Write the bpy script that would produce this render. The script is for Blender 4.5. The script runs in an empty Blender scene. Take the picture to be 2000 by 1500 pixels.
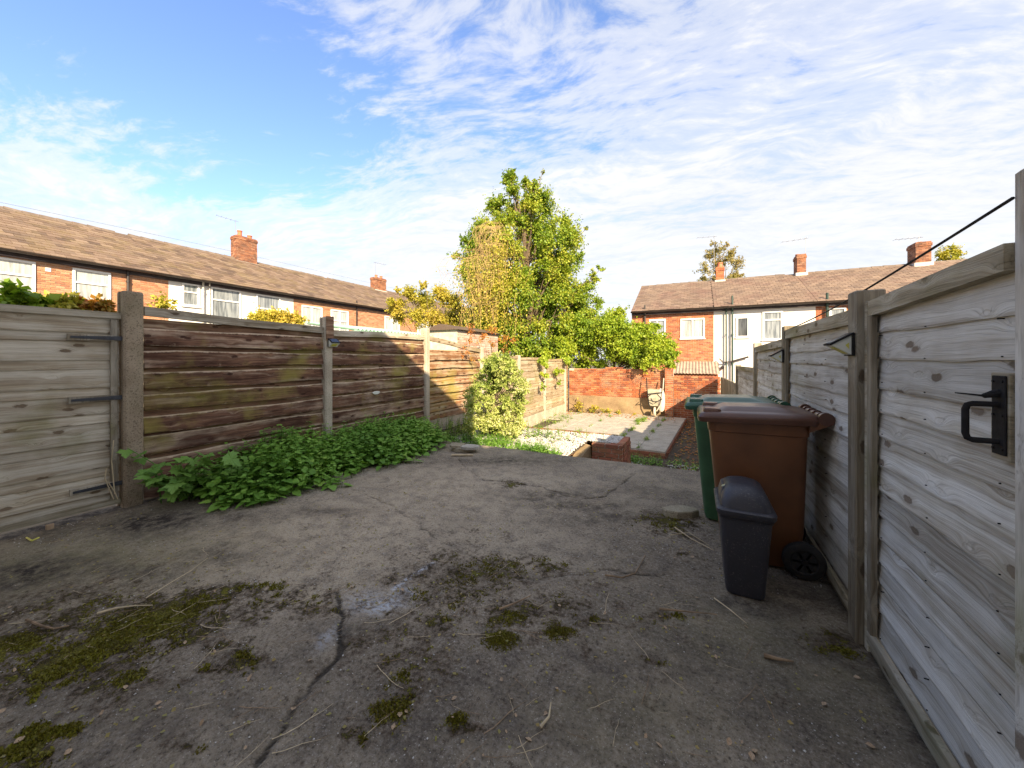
import bpy, math, random
import numpy as np
from mathutils import Vector, noise as mnoise
rnd = random.Random(11); RS = np.random.RandomState(5)
scn = bpy.context.scene; COL = scn.collection
# ------------------------------------------------------------------ camera, sky, sun, exposure
C, S, CH, FP, HY = 0.894427, 0.447214, 1.35, 720.0, 700.0
def ray(px, py): u = (px-1000)/FP; return (C*u-S, C+S*u, (HY-py)/FP)
def atZ(px, py, z): r = ray(px, py); t = (z-CH)/r[2]; return (r[0]*t, r[1]*t, z)
def atX(px, py, X): r = ray(px, py); t = X/r[0]; return (X, r[1]*t, CH+r[2]*t)
def atY(px, py, Y): r = ray(px, py); t = Y/r[1]; return (r[0]*t, Y, CH+r[2]*t)
cam = bpy.data.cameras.new('camera'); co = bpy.data.objects.new('camera', cam); COL.objects.link(co); scn.camera = co
co.location = (0, 0, CH); co.rotation_euler = (math.radians(90), 0, math.atan2(S, C))
cam.sensor_width = 36; cam.lens = FP/2000*36; cam.shift_y = -0.025; cam.clip_start = 0.05; cam.clip_end = 2000
scn.render.engine = 'CYCLES'
vs = scn.view_settings; vs.view_transform = 'Standard'; vs.look = 'None'; vs.gamma = 1; vs.exposure = 2.0; vs.use_curve_mapping = False
SUNV = Vector((1, -1.1, 0.75)).normalized()
sl = bpy.data.lights.new('sun', 'SUN'); sl.energy = 3.2; sl.angle = math.radians(0.5); sl.color = (1, 0.81, 0.56)
so = bpy.data.objects.new('sun', sl); COL.objects.link(so); so.rotation_euler = (-SUNV).to_track_quat('-Z', 'Y').to_euler(); so.location = (10, -10, 12)

class NT:
    """thin wrapper for writing node trees"""
    def __init__(s, tree): s.t = tree; s.n = tree.nodes; s.l = tree.links
    def node(s, typ, ins=None, **kw):
        n = s.n.new(typ)
        for k, v in kw.items(): setattr(n, k, v)
        for k, v in (ins or {}).items(): s.put(n.inputs[k], v)
        return n
    def put(s, sock, v):
        if isinstance(v, bpy.types.NodeSocket): s.l.new(v, sock)
        elif isinstance(v, bpy.types.Node): s.l.new(v.outputs[0], sock)
        else:
            if isinstance(v, (tuple, list)) and len(v) == 3 and sock.type == 'RGBA': v = (*v, 1)
            sock.default_value = v
    def math(s, op, a, b=0.0, c=0.0, clamp=False):
        n = s.n.new('ShaderNodeMath'); n.operation = op; n.use_clamp = clamp
        s.put(n.inputs[0], a); s.put(n.inputs[1], b); s.put(n.inputs[2], c); return n.outputs[0]
    def vmath(s, op, a, b=(0, 0, 0)):
        n = s.n.new('ShaderNodeVectorMath'); n.operation = op; s.put(n.inputs[0], a); s.put(n.inputs[1], b)
        return n.outputs['Value'] if op in ('DOT_PRODUCT', 'LENGTH') else n.outputs[0]
    def ramp(s, f, stops, interp='LINEAR'):
        n = s.n.new('ShaderNodeValToRGB'); n.color_ramp.interpolation = interp
        e = n.color_ramp.elements
        while len(e) < len(stops): e.new(0.5)
        for i, (p, c) in enumerate(stops):
            e[i].position = p; e[i].color = (c, c, c, 1) if not isinstance(c, (tuple, list)) else (*c, 1)
        s.put(n.inputs[0], f); return n.outputs[0]
    def mix(s, f, a, b, blend='MIX'):
        n = s.n.new('ShaderNodeMix'); n.data_type = 'RGBA'; n.blend_type = blend; n.clamp_factor = True
        s.put(n.inputs[0], f); s.put(n.inputs[6], a); s.put(n.inputs[7], b); return n.outputs[2]
    def noise(s, vec, scale, detail=4, rough=0.55, dist=0.0):
        n = s.n.new('ShaderNodeTexNoise'); n.inputs['Scale'].default_value = scale; n.inputs['Detail'].default_value = detail
        n.inputs['Roughness'].default_value = rough; n.inputs['Distortion'].default_value = dist
        if vec is not None: s.put(n.inputs['Vector'], vec)
        return n.outputs['Fac']
    def voro(s, vec, scale, out='Distance', feature='F1'):
        n = s.n.new('ShaderNodeTexVoronoi'); n.feature = feature; n.inputs['Scale'].default_value = scale
        s.put(n.inputs['Vector'], vec); return n.outputs[out]
    def mapv(s, vec, scale=(1, 1, 1), loc=(0, 0, 0), rot=(0, 0, 0)):
        n = s.n.new('ShaderNodeMapping'); s.put(n.inputs[0], vec); n.inputs['Scale'].default_value = scale
        n.inputs['Location'].default_value = loc; n.inputs['Rotation'].default_value = rot; return n.outputs[0]

w = bpy.data.worlds.new('World'); scn.world = w; w.use_nodes = True
N = NT(w.node_tree); N.n.clear()
SKYS = 0.115
sky = N.node('ShaderNodeTexSky', sky_type='NISHITA', sun_disc=False, sun_elevation=math.asin(SUNV.z),
             sun_rotation=math.atan2(SUNV.x, SUNV.y), air_density=1.0, dust_density=1.3, ozone_density=3.0)
d = N.node('ShaderNodeTexCoord').outputs['Generated']
sp = N.node('ShaderNodeSeparateXYZ', {0: d})
zc = N.math('MAXIMUM', sp.outputs[2], 0.0)
den = N.math('ADD', zc, 0.16)
cb = N.node('ShaderNodeCombineXYZ', {0: N.math('DIVIDE', sp.outputs[0], den), 1: N.math('DIVIDE', sp.outputs[1], den), 2: 0.0}).outputs[0]
pj = N.mapv(cb, rot=(0, 0, math.radians(-12)))
warp = N.node('ShaderNodeTexNoise', {'Vector': pj, 'Scale': 1.1, 'Detail': 3}).outputs['Color']
pw = N.vmath('ADD', pj, N.vmath('SCALE', warp)); pw.node.inputs[1]
sc = N.n.new('ShaderNodeVectorMath'); sc.operation = 'SCALE'; N.put(sc.inputs[0], warp); sc.inputs['Scale'].default_value = 0.55
pw = N.vmath('ADD', pj, sc.outputs[0])
big = N.noise(N.mapv(pw, (1.0, 0.55, 1), (3.1, 1.7, 0)), 0.85, 3, 0.5)
streak = N.noise(N.mapv(pw, (1.0, 3.0, 1), rot=(0, 0, 0.5)), 1.7, 9, 0.62)
ripple = N.noise(N.mapv(pw, (1.0, 2.1, 1), rot=(0, 0, -0.25)), 11.0, 5, 0.62)
v = N.math('ADD', N.math('MULTIPLY', big, 0.62), N.math('MULTIPLY', streak, 0.80))
v = N.math('ADD', v, N.math('MULTIPLY', ripple, 0.50))
clear = N.vmath('DOT_PRODUCT', N.vmath('NORMALIZE', d), Vector((-0.915, 0.223, 0.338)).normalized())
v = N.math('SUBTRACT', v, N.math('MULTIPLY', N.math('MULTIPLY', N.ramp(clear, [(0.80, 0.0), (0.97, 1.0)]), N.ramp(sp.outputs[2], [(0.10, 0.15), (0.34, 1.0)])), 0.36))
clear2 = N.vmath('DOT_PRODUCT', N.vmath('NORMALIZE', d), Vector((-0.70, 0.36, 0.62)).normalized())
v = N.math('SUBTRACT', v, N.math('MULTIPLY', N.ramp(clear2, [(0.80, 0.0), (0.98, 1.0)]), 0.05))
v = N.math('ADD', v, N.math('MULTIPLY', N.ramp(sp.outputs[2], [(0.0, 1.0), (0.20, 0.80), (0.52, 0.0)]), 0.54))
cm = N.ramp(N.math('MULTIPLY', v, 0.6), [(0.43, 0.0), (0.56, 0.62), (0.70, 0.93)], 'EASE')
cshade = N.ramp(N.math('ADD', N.math('MULTIPLY', streak, 0.6), N.math('MULTIPLY', ripple, 0.4)), [(0.32, (1.80, 1.88, 2.05)), (0.62, (2.38, 2.34, 2.27))])
skyc = N.mix(1.0, sky.outputs[0], (0.74, 0.735, 0.83), 'MULTIPLY')
final = N.mix(cm, skyc, cshade)
bg = N.node('ShaderNodeBackground', {'Color': final, 'Strength': SKYS})
N.l.new(bg.outputs[0], N.node('ShaderNodeOutputWorld').inputs[0])

# ------------------------------------------------------------------ object helpers
def tag(o, label=None, cat=None, group=None, kind=None):
    if label: o['label'] = label
    if cat: o['category'] = cat
    if group: o['group'] = group
    if kind: o['kind'] = kind
    return o
def thing(name, loc, label, cat, group=None):
    o = bpy.data.objects.new(name, None); o.empty_display_size = 0.1; COL.objects.link(o); o.location = loc
    return tag(o, label, cat, group)
def wloc(o):
    p = Vector((0, 0, 0))
    while o is not None: p += Vector(o.location); o = o.parent
    return p
class MB:
    def __init__(s): s.v = []; s.f = []; s.t = []
    def add(s, vs_, fs, tone=0.0):
        b = len(s.v); s.v += [tuple(q) for q in vs_]; s.f += [tuple(b+i for i in f) for f in fs]; s.t += [tone]*len(vs_)
    def box(s, x0, x1, y0, y1, z0, z1, tone=0.0):
        s.add([(x0,y0,z0),(x1,y0,z0),(x1,y1,z0),(x0,y1,z0),(x0,y0,z1),(x1,y0,z1),(x1,y1,z1),(x0,y1,z1)],
              [(0,3,2,1),(4,5,6,7),(0,1,5,4),(1,2,6,5),(2,3,7,6),(3,0,4,7)], tone)
    def cbox(s, x0, x1, y0, y1, z0, z1, c=0.006, tone=0.0):
        """box with chamfered vertical and top edges"""
        r = [(x0+c,y0),(x1-c,y0),(x1,y0+c),(x1,y1-c),(x1-c,y1),(x0+c,y1),(x0,y1-c),(x0,y0+c)]
        mx, my = (x0+x1)/2, (y0+y1)/2
        def ins(p): return (p[0]+(c if p[0] < mx else -c), p[1]+(c if p[1] < my else -c))
        vs_ = [(p[0],p[1],z0) for p in r]+[(p[0],p[1],z1-c) for p in r]+[(*ins(p),z1) for p in r]
        fs = [tuple(range(7,-1,-1)), tuple(range(16,24))]
        for k in (0,8):
            for i in range(8): fs.append((k+i, k+(i+1)%8, k+8+(i+1)%8, k+8+i))
        s.add(vs_, fs, tone)
    def hexa(s, a, b, c, d_, n, th, tone=0.0):
        """slab from four corners, thickened along n"""
        n = Vector(n).normalized()*th
        q = [Vector(k) for k in (a,b,c,d_)]; vs_ = q+[k+n for k in q]
        s.add(vs_, [(0,3,2,1),(4,5,6,7),(0,1,5,4),(1,2,6,5),(2,3,7,6),(3,0,4,7)], tone)
    def tube(s, pts, r, n=6, tone=0.0, cap=True):
        pts = [Vector(p) for p in pts]; m = len(pts)
        rr = r if isinstance(r, (list, tuple)) else [r]*m
        vs_ = []; fs = []; up = None
        for i, p in enumerate(pts):
            t = (pts[min(i+1,m-1)]-pts[max(i-1,0)])
            t = t.normalized() if t.length > 1e-9 else Vector((0,0,1))
            if up is None: up = Vector((0,0,1)) if abs(t.z) < 0.9 else Vector((1,0,0))
            a = t.cross(up); a = a.normalized() if a.length > 1e-6 else t.orthogonal().normalized()
            b = a.cross(t).normalized(); up = b
            for k in range(n):
                th = 2*math.pi*k/n; vs_.append(p+(a*math.cos(th)+b*math.sin(th))*rr[i])
        for i in range(m-1):
            for k in range(n): fs.append((i*n+k, (i+1)*n+k, (i+1)*n+(k+1)%n, i*n+(k+1)%n))
        if cap: fs.append(tuple(range(n))); fs.append(tuple(range((m-1)*n, m*n))[::-1])
        s.add(vs_, fs, tone)
    def loft(s, rings, cap=(True, True), tone=0.0):
        n = len(rings[0]); vs_ = [p for r in rings for p in r]; fs = []
        for i in range(len(rings)-1):
            for k in range(n): fs.append((i*n+k, i*n+(k+1)%n, (i+1)*n+(k+1)%n, (i+1)*n+k))
        if cap[0]: fs.append(tuple(range(n))[::-1])
        if cap[1]: fs.append(tuple(range((len(rings)-1)*n, len(rings)*n)))
        s.add(vs_, fs, tone)
def rrect(cx, cy, z, hx, hy, r, n=5, zf=None):
    out = []
    r = min(r, hx*0.999, hy*0.999)
    for q, (sx, sy) in enumerate(((1,1),(-1,1),(-1,-1),(1,-1))):
        for i in range(n):
            a = math.pi/2*(q+i/(n-1))
            x = cx+sx*(hx-r)+r*math.cos(a); y = cy+sy*(hy-r)+r*math.sin(a)
            out.append((x, y, z if zf is None else z+zf(x, y)))
    return out
def obj(name, mb, mat, parent=None, smooth=False, origin=None, kind=None, label=None):
    V = np.array(mb.v, dtype=np.float64)
    o_ = np.array(origin) if origin is not None else (V.min(0)+V.max(0))/2
    me = bpy.data.meshes.new(name)
    me.from_pydata((V-o_).tolist(), [], mb.f)
    if any(mb.t):
        at = me.attributes.new('tone', 'FLOAT', 'POINT'); at.data.foreach_set('value', mb.t)
    me.materials.append(mat)
    if smooth: me.shade_smooth(); me.set_sharp_from_angle(angle=math.radians(38))
    me.update()
    o = bpy.data.objects.new(name, me); COL.objects.link(o)
    o.location = Vector(o_) - (wloc(parent) if parent else Vector((0,0,0)))
    if parent: o.parent = parent
    if kind: o['kind'] = kind
    if label: o['label'] = label
    return o
def npmesh(name, V, loops, lstart, ltot, mat, tone=None, parent=None, smooth=False, attrs=None):
    me = bpy.data.meshes.new(name)
    me.vertices.add(len(V)); me.vertices.foreach_set('co', np.ascontiguousarray(V, dtype=np.float32).ravel())
    me.loops.add(len(loops)); me.loops.foreach_set('vertex_index', np.ascontiguousarray(loops, dtype=np.int32))
    me.polygons.add(len(lstart)); me.polygons.foreach_set('loop_start', np.ascontiguousarray(lstart, dtype=np.int32))
    try: me.polygons.foreach_set('loop_total', np.ascontiguousarray(ltot, dtype=np.int32))
    except Exception: pass
    at = dict(attrs or {})
    if tone is not None: at['tone'] = tone
    for k, a in at.items():
        q = me.attributes.new(k, 'FLOAT', 'POINT'); q.data.foreach_set('value', np.ascontiguousarray(a, dtype=np.float32))
    me.materials.append(mat); me.update(calc_edges=True)
    if smooth: me.shade_smooth()
    o = bpy.data.objects.new(name, me); COL.objects.link(o)
    if parent: o.parent = parent; o.location = -wloc(parent)
    return o
LEAF = {'simple': ([(0,0,0),(.36,.45,.09),(0,1,-.02),(-.36,.45,.09)], [(0,1,2),(0,2,3)]),
        'oval': ([(0,0,0),(.22,.3,.05),(.2,.7,.05),(0,1,0),(-.2,.7,.05),(-.22,.3,.05)], [(0,1,2,3),(0,3,4,5)])}
def _nettle():
    pr = [(0,.0),(.22,.06),(.36,.16),(.30,.20),(.42,.32),(.33,.36),(.37,.50),(.27,.53),(.28,.67),(.18,.70),(.16,.84),(.07,.90)]
    v = [(0,y,-.03*math.sin(math.pi*y)) for y in (0,.2,.4,.6,.8,1.0)]
    f = []; L = len(v)
    for sgn in (1,-1):
        b = len(v)
        for x,y in pr[1:]: v.append((sgn*x, y-.02, .16*x+.02*math.sin(y*30)-.12*y*y))
        idx = [0]+[b+i for i in range(len(pr)-1)]+[5]
        ys = [v[i][1] for i in idx]
        # fan to the nearest midrib vertices
        for i in range(len(idx)-1):
            m = min(range(6), key=lambda k: abs(v[k][1]-(ys[i]+ys[i+1])/2))
            if m not in (idx[i], idx[i+1]): f.append((m, idx[i], idx[i+1]) if sgn > 0 else (m, idx[i+1], idx[i]))
        for k in range(5):
            ym = (k+.5)*.2; j = min(idx[1:-1], key=lambda q: abs(v[q][1]-ym)); f.append((k, j, k+1) if sgn > 0 else (k, k+1, j))
    return v, f
LEAF['nettle'] = _nettle()
def leaves(name, P, Ldir, Nrm, size, tone, mat, kind='simple', parent=None):
    T, F = LEAF[kind]; T = np.array(T); K = len(T); n = len(P)
    L = Ldir/np.linalg.norm(Ldir, axis=1, keepdims=True)
    W = np.cross(L, Nrm); W /= (np.linalg.norm(W, axis=1, keepdims=True)+1e-9); M = np.cross(W, L)
    V = P[:,None,:] + size[:,None,None]*(T[None,:,0,None]*W[:,None,:]+T[None,:,1,None]*L[:,None,:]+T[None,:,2,None]*M[:,None,:])
    fl = np.array([i for f in F for i in f]); lens = np.array([len(f) for f in F]); st = np.concatenate([[0], np.cumsum(lens)[:-1]])
    loops = (fl[None,:]+(np.arange(n)*K)[:,None]).ravel(); ls = (st[None,:]+(np.arange(n)*len(fl))[:,None]).ravel(); lt = np.tile(lens, n)
    return npmesh(name, V.reshape(-1,3), loops, ls, lt, mat, np.repeat(tone, K), parent)
def rdir(n, up=0.0):
    d_ = RS.normal(size=(n,3)); d_[:,2] += up; return d_/np.linalg.norm(d_, axis=1, keepdims=True)
def vnoise(x, y, scale, seed):
    r = np.random.RandomState(seed); G = r.rand(64,64); x = np.asarray(x)*scale+17.3; y = np.asarray(y)*scale+9.1
    xi = np.floor(x).astype(int); yi = np.floor(y).astype(int); fx = x-xi; fy = y-yi; fx = fx*fx*(3-2*fx); fy = fy*fy*(3-2*fy)
    g = lambda a, b: G[a % 64, b % 64]
    return (g(xi,yi)*(1-fx)+g(xi+1,yi)*fx)*(1-fy)+(g(xi,yi+1)*(1-fx)+g(xi+1,yi+1)*fx)*fy
def fbm(x, y, scale, seed, o=4):
    return sum(vnoise(x, y, scale*2**k, seed+k)*0.5**k for k in range(o))/sum(0.5**k for k in range(o))

# ------------------------------------------------------------------ materials
def mat(name):
    m = bpy.data.materials.new(name); m.use_nodes = True; n = NT(m.node_tree); n.n.clear()
    out = n.node('ShaderNodeOutputMaterial'); b = n.node('ShaderNodeBsdfPrincipled'); n.l.new(b.outputs[0], out.inputs[0])
    return m, n, b, out
def coords(n, rand=True):
    c = n.node('ShaderNodeTexCoord').outputs['Object']
    if not rand: return c
    r = n.node('ShaderNodeObjectInfo').outputs['Random']
    cb_ = n.node('ShaderNodeCombineXYZ', {0: n.math('MULTIPLY', r, 37.0), 1: n.math('MULTIPLY', r, 91.0), 2: n.math('MULTIPLY', r, 53.0)}).outputs[0]
    return n.vmath('ADD', c, cb_)
def bump(n, b, h, strength=0.4, dist=0.01):
    bp = n.node('ShaderNodeBump', {'Height': h, 'Strength': strength, 'Distance': dist}); n.l.new(bp.outputs[0], b.inputs['Normal'])
def geo(n): return n.node('ShaderNodeNewGeometry').outputs['Position']
def simple(name, col, rough=0.6, var=0.15, scale=6, metal=0.0, bmp=0.1, spec=0.5, bs=60):
    m, n, b, _ = mat(name); c = coords(n)
    f = n.noise(c, scale, 5); k = n.ramp(f, [(0.3, tuple(x*(1-var) for x in col)), (0.7, tuple(min(1, x*(1+var)) for x in col))])
    n.put(b.inputs['Base Color'], k); b.inputs['Roughness'].default_value = rough; b.inputs['Metallic'].default_value = metal
    b.inputs['Specular IOR Level'].default_value = spec
    if bmp: bump(n, b, n.noise(c, bs, 4), bmp, 0.004)
    return m
def wood(name, axis, base, light, dark, algae=(0.16, 0.17, 0.03), alg=0.0, algscale=1.2, wear=0.35, rough=0.85, knot=1.0, edge=0.0, blotch=0.0):
    """weathered timber; axis = direction of the grain"""
    m, n, b, _ = mat(name); c = coords(n); p = geo(n)
    sw = {'x': (0,1,2), 'y': (1,0,2), 'z': (2,1,0)}[axis]
    s = n.node('ShaderNodeSeparateXYZ', {0: c}).outputs
    q = n.node('ShaderNodeCombineXYZ', {0: s[sw[0]], 1: s[sw[1]], 2: s[sw[2]]}).outputs[0]
    kv = n.mapv(q, (3.4, 0.6, 8.0))
    ks = n.node('ShaderNodeSeparateXYZ', {0: kv}).outputs; k2 = n.node('ShaderNodeCombineXYZ', {0: ks[0], 1: ks[2], 2: 0.0}).outputs[0]
    kn = n.node('ShaderNodeTexVoronoi', voronoi_dimensions='2D'); kn.inputs['Scale'].default_value = 1.0; n.put(kn.inputs['Vector'], n.vmath('ADD', k2, n.node('ShaderNodeTexNoise', {'Vector': kv, 'Scale': 5.0}).outputs['Color'] if False else (0, 0, 0)))
    kd = kn.outputs['Distance']; kc = n.math('SUBTRACT', 1.0, n.math('MULTIPLY', kd, 3.2), clamp=True)
    wq = n.vmath('ADD', q, n.node('ShaderNodeCombineXYZ', {0: 0.0, 1: 0.0, 2: n.math('MULTIPLY', n.math('POWER', kc, 1.5), 0.035*knot)}).outputs[0])
    lw = n.noise(n.mapv(q, (1.2, 1, 3)), 1.0, 3)
    wq = n.vmath('ADD', wq, n.node('ShaderNodeCombineXYZ', {0: 0.0, 1: 0.0, 2: n.math('MULTIPLY', lw, 0.05)}).outputs[0])
    grain = n.noise(n.mapv(wq, (1.3, 25, 75)), 1.0, 5, 0.65)
    fine = n.noise(n.mapv(wq, (5, 90, 330)), 1.0, 3, 0.6)
    band = n.noise(n.mapv(wq, (0.8, 4, 16)), 1.0, 4, 0.6)
    col = n.mix(n.ramp(grain, [(0.36, 0.0), (0.66, 1.0)]), dark, base)
    wv = n.ramp(n.math('ADD', n.math('MULTIPLY', band, 0.7), n.math('MULTIPLY', n.noise(p, 3.5, 4), 0.3)), [(0.60-wear*0.35, 0.0), (0.74-wear*0.3, 1.0)])
    col = n.mix(n.math('MULTIPLY', wv, n.math('ADD', n.math('MULTIPLY', fine, 0.7), 0.5)), col, light)
    col = n.mix(n.math('MULTIPLY', n.ramp(fine, [(0.30, 1.0), (0.46, 0.0)]), 0.45), col, tuple(x*0.4 for x in dark))
    kdn = n.math('ADD', kd, n.math('MULTIPLY', n.math('SUBTRACT', n.noise(q, 38, 4), 0.5), 0.16)); kk = n.ramp(kdn, [(0.085, 1.0), (0.125, 0.0)])
    sel = n.math('GREATER_THAN', n.node('ShaderNodeSeparateXYZ', {0: kn.outputs['Color']}).outputs[0], 0.5)
    col = n.mix(n.math('MULTIPLY', n.math('MULTIPLY', kk, sel), 0.9*knot), col, tuple(x*f_ for x, f_ in zip(dark, (0.30, 0.20, 0.14))))
    halo = n.math('MULTIPLY', n.math('MULTIPLY', n.ramp(kdn, [(0.08, 1.0), (0.28, 0.0)]), sel), 0.4*knot)
    col = n.mix(halo, col, dark)
    if blotch:
        bl = n.ramp(n.math('ADD', n.math('MULTIPLY', n.noise(n.mapv(q, (1.6, 1, 9)), 1.3, 5, 0.65), 0.7), n.math('MULTIPLY', n.noise(p, 3.0, 4), 0.3)), [(0.42, 1.0), (0.58, 0.0)])
        col = n.mix(n.math('MULTIPLY', bl, blotch), col, n.mix(1.0, col, (0.32, 0.26, 0.24), 'MULTIPLY'))
    if edge:
        ea = n.node('ShaderNodeAttribute', attribute_name='tone').outputs['Fac']
        ef = n.math('MULTIPLY', n.ramp(n.math('ADD', ea, n.math('MULTIPLY', n.math('SUBTRACT', n.noise(q, 9, 5, 0.7), 0.5), 1.6)), [(0.45, 0.0), (0.85, 1.0)]), edge)
        col = n.mix(ef, col, tuple(min(1, x*1.15) for x in light))
    if alg > 0:
        a = n.ramp(n.math('ADD', n.noise(p, algscale, 5, 0.6), n.math('MULTIPLY', grain, 0.15)), [(0.66-alg*0.2, 0.0), (0.86-alg*0.2, 1.0)])
        col = n.mix(n.math('MULTIPLY', a, 0.8), col, algae)
    r = n.node('ShaderNodeObjectInfo').outputs['Random']
    br = n.math('ADD', n.math('MULTIPLY', r, 0.34), 0.83)
    hs = n.node('ShaderNodeHueSaturation', {'Color': col, 'Value': br, 'Saturation': 1.0, 'Hue': 0.5})
    n.put(b.inputs['Base Color'], hs.outputs[0]); b.inputs['Roughness'].default_value = rough; b.inputs['Specular IOR Level'].default_value = 0.25
    bump(n, b, n.math('ADD', n.math('ADD', n.math('MULTIPLY', grain, 0.6), n.math('MULTIPLY', fine, 0.5)), n.math('MULTIPLY', kk, -0.5)), 0.7, 0.006)
    return m
GREY = dict(base=(0.52,0.49,0.42), light=(0.65,0.64,0.595), dark=(0.29,0.25,0.195))
M = {}
M['grey_board'] = wood('weathered_grey_timber', 'y', alg=0.10, wear=0.5, algae=(0.17,0.16,0.06), **GREY)
M['grey_post'] = wood('weathered_post_timber', 'z', (0.30,0.255,0.18), (0.44,0.40,0.32), (0.16,0.13,0.09), alg=0.3, wear=0.35)
M['grey_rail'] = wood('weathered_rail_timber', 'y', (0.36,0.31,0.22), (0.50,0.46,0.37), (0.19,0.16,0.10), alg=0.45, algae=(0.15,0.16,0.05), wear=0.4)
M['upright'] = wood('pale_upright_timber', 'z', alg=0.15, wear=0.6, **GREY)
M['gate_board'] = wood('gate_timber', 'y', (0.47,0.40,0.28), (0.62,0.57,0.46), (0.27,0.21,0.14), alg=0.25, wear=0.5)
M['dark_board'] = wood('dark_stained_timber', 'y', (0.27,0.145,0.085), (0.54,0.42,0.30), (0.11,0.055,0.035), alg=0.30, algae=(0.24,0.22,0.04), algscale=1.5, wear=0.30, edge=0.9, blotch=0.85)
M['dark_back'] = wood('dark_inner_timber', 'y', (0.29,0.17,0.10), (0.50,0.38,0.26), (0.12,0.065,0.038), alg=0.35, algae=(0.20,0.19,0.04), wear=0.3, blotch=0.6)
M['dark_rail'] = wood('worn_capping_timber', 'y', (0.38,0.32,0.23), (0.54,0.49,0.39), (0.18,0.14,0.09), alg=0.2, wear=0.5)
M['pale_board'] = wood('pale_timber', 'y', (0.40,0.31,0.20), (0.52,0.45,0.33), (0.22,0.16,0.09), alg=0.05, wear=0.4)
M['orange_board'] = wood('orange_timber', 'y', (0.36,0.18,0.08), (0.52,0.42,0.29), (0.14,0.07,0.035), alg=0.3, algae=(0.26,0.24,0.05), wear=0.42, edge=0.6, blotch=0.3)
def concrete(name, c1, c2, sc_=3, b_=0.5, tintgreen=0.3):
    m, n, b, _ = mat(name); p = geo(n)
    k = n.mix(n.ramp(n.noise(p, sc_, 6, 0.6), [(0.35, 0.0), (0.65, 1.0)]), c1, c2)
    k = n.mix(n.math('MULTIPLY', n.ramp(n.voro(p, 130), [(0.1, 1.0), (0.3, 0.0)]), 0.5), k, tuple(min(1, x*1.7) for x in c2))
    k = n.mix(n.math('MULTIPLY', n.ramp(n.noise(p, 90, 3), [(0.36, 1.0), (0.46, 0.0)]), 0.6), k, tuple(x*0.35 for x in c1))
    k = n.mix(n.math('MULTIPLY', n.ramp(n.noise(p, 2.2, 4), [(0.52, 0.0), (0.7, 1.0)]), tintgreen), k, (0.13,0.13,0.05))
    n.put(b.inputs['Base Color'], k); b.inputs['Roughness'].default_value = 0.92; b.inputs['Specular IOR Level'].default_value = 0.2
    bump(n, b, n.noise(p, 110, 5, 0.7), b_, 0.006); return m
M['conc_post'] = concrete('aged_concrete', (0.22,0.165,0.11), (0.38,0.31,0.22))
M['conc_wood'] = concrete('grey_concrete', (0.38,0.33,0.25), (0.52,0.46,0.36), tintgreen=0.1)
M['render_dirty'] = concrete('dirty_cement_render', (0.22,0.15,0.085), (0.36,0.26,0.15), 2)
M['flag'] = concrete('paving_concrete', (0.36,0.33,0.28), (0.50,0.46,0.39), 4, 0.3, 0.15)
M['black_metal'] = simple('black_painted_iron', (0.022,0.021,0.022), 0.75, 0.3, 30, bmp=0.25, spec=0.12)
M['tin'] = simple('dark_strap_iron', (0.035,0.038,0.045), 0.5, 0.3, 20)
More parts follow.
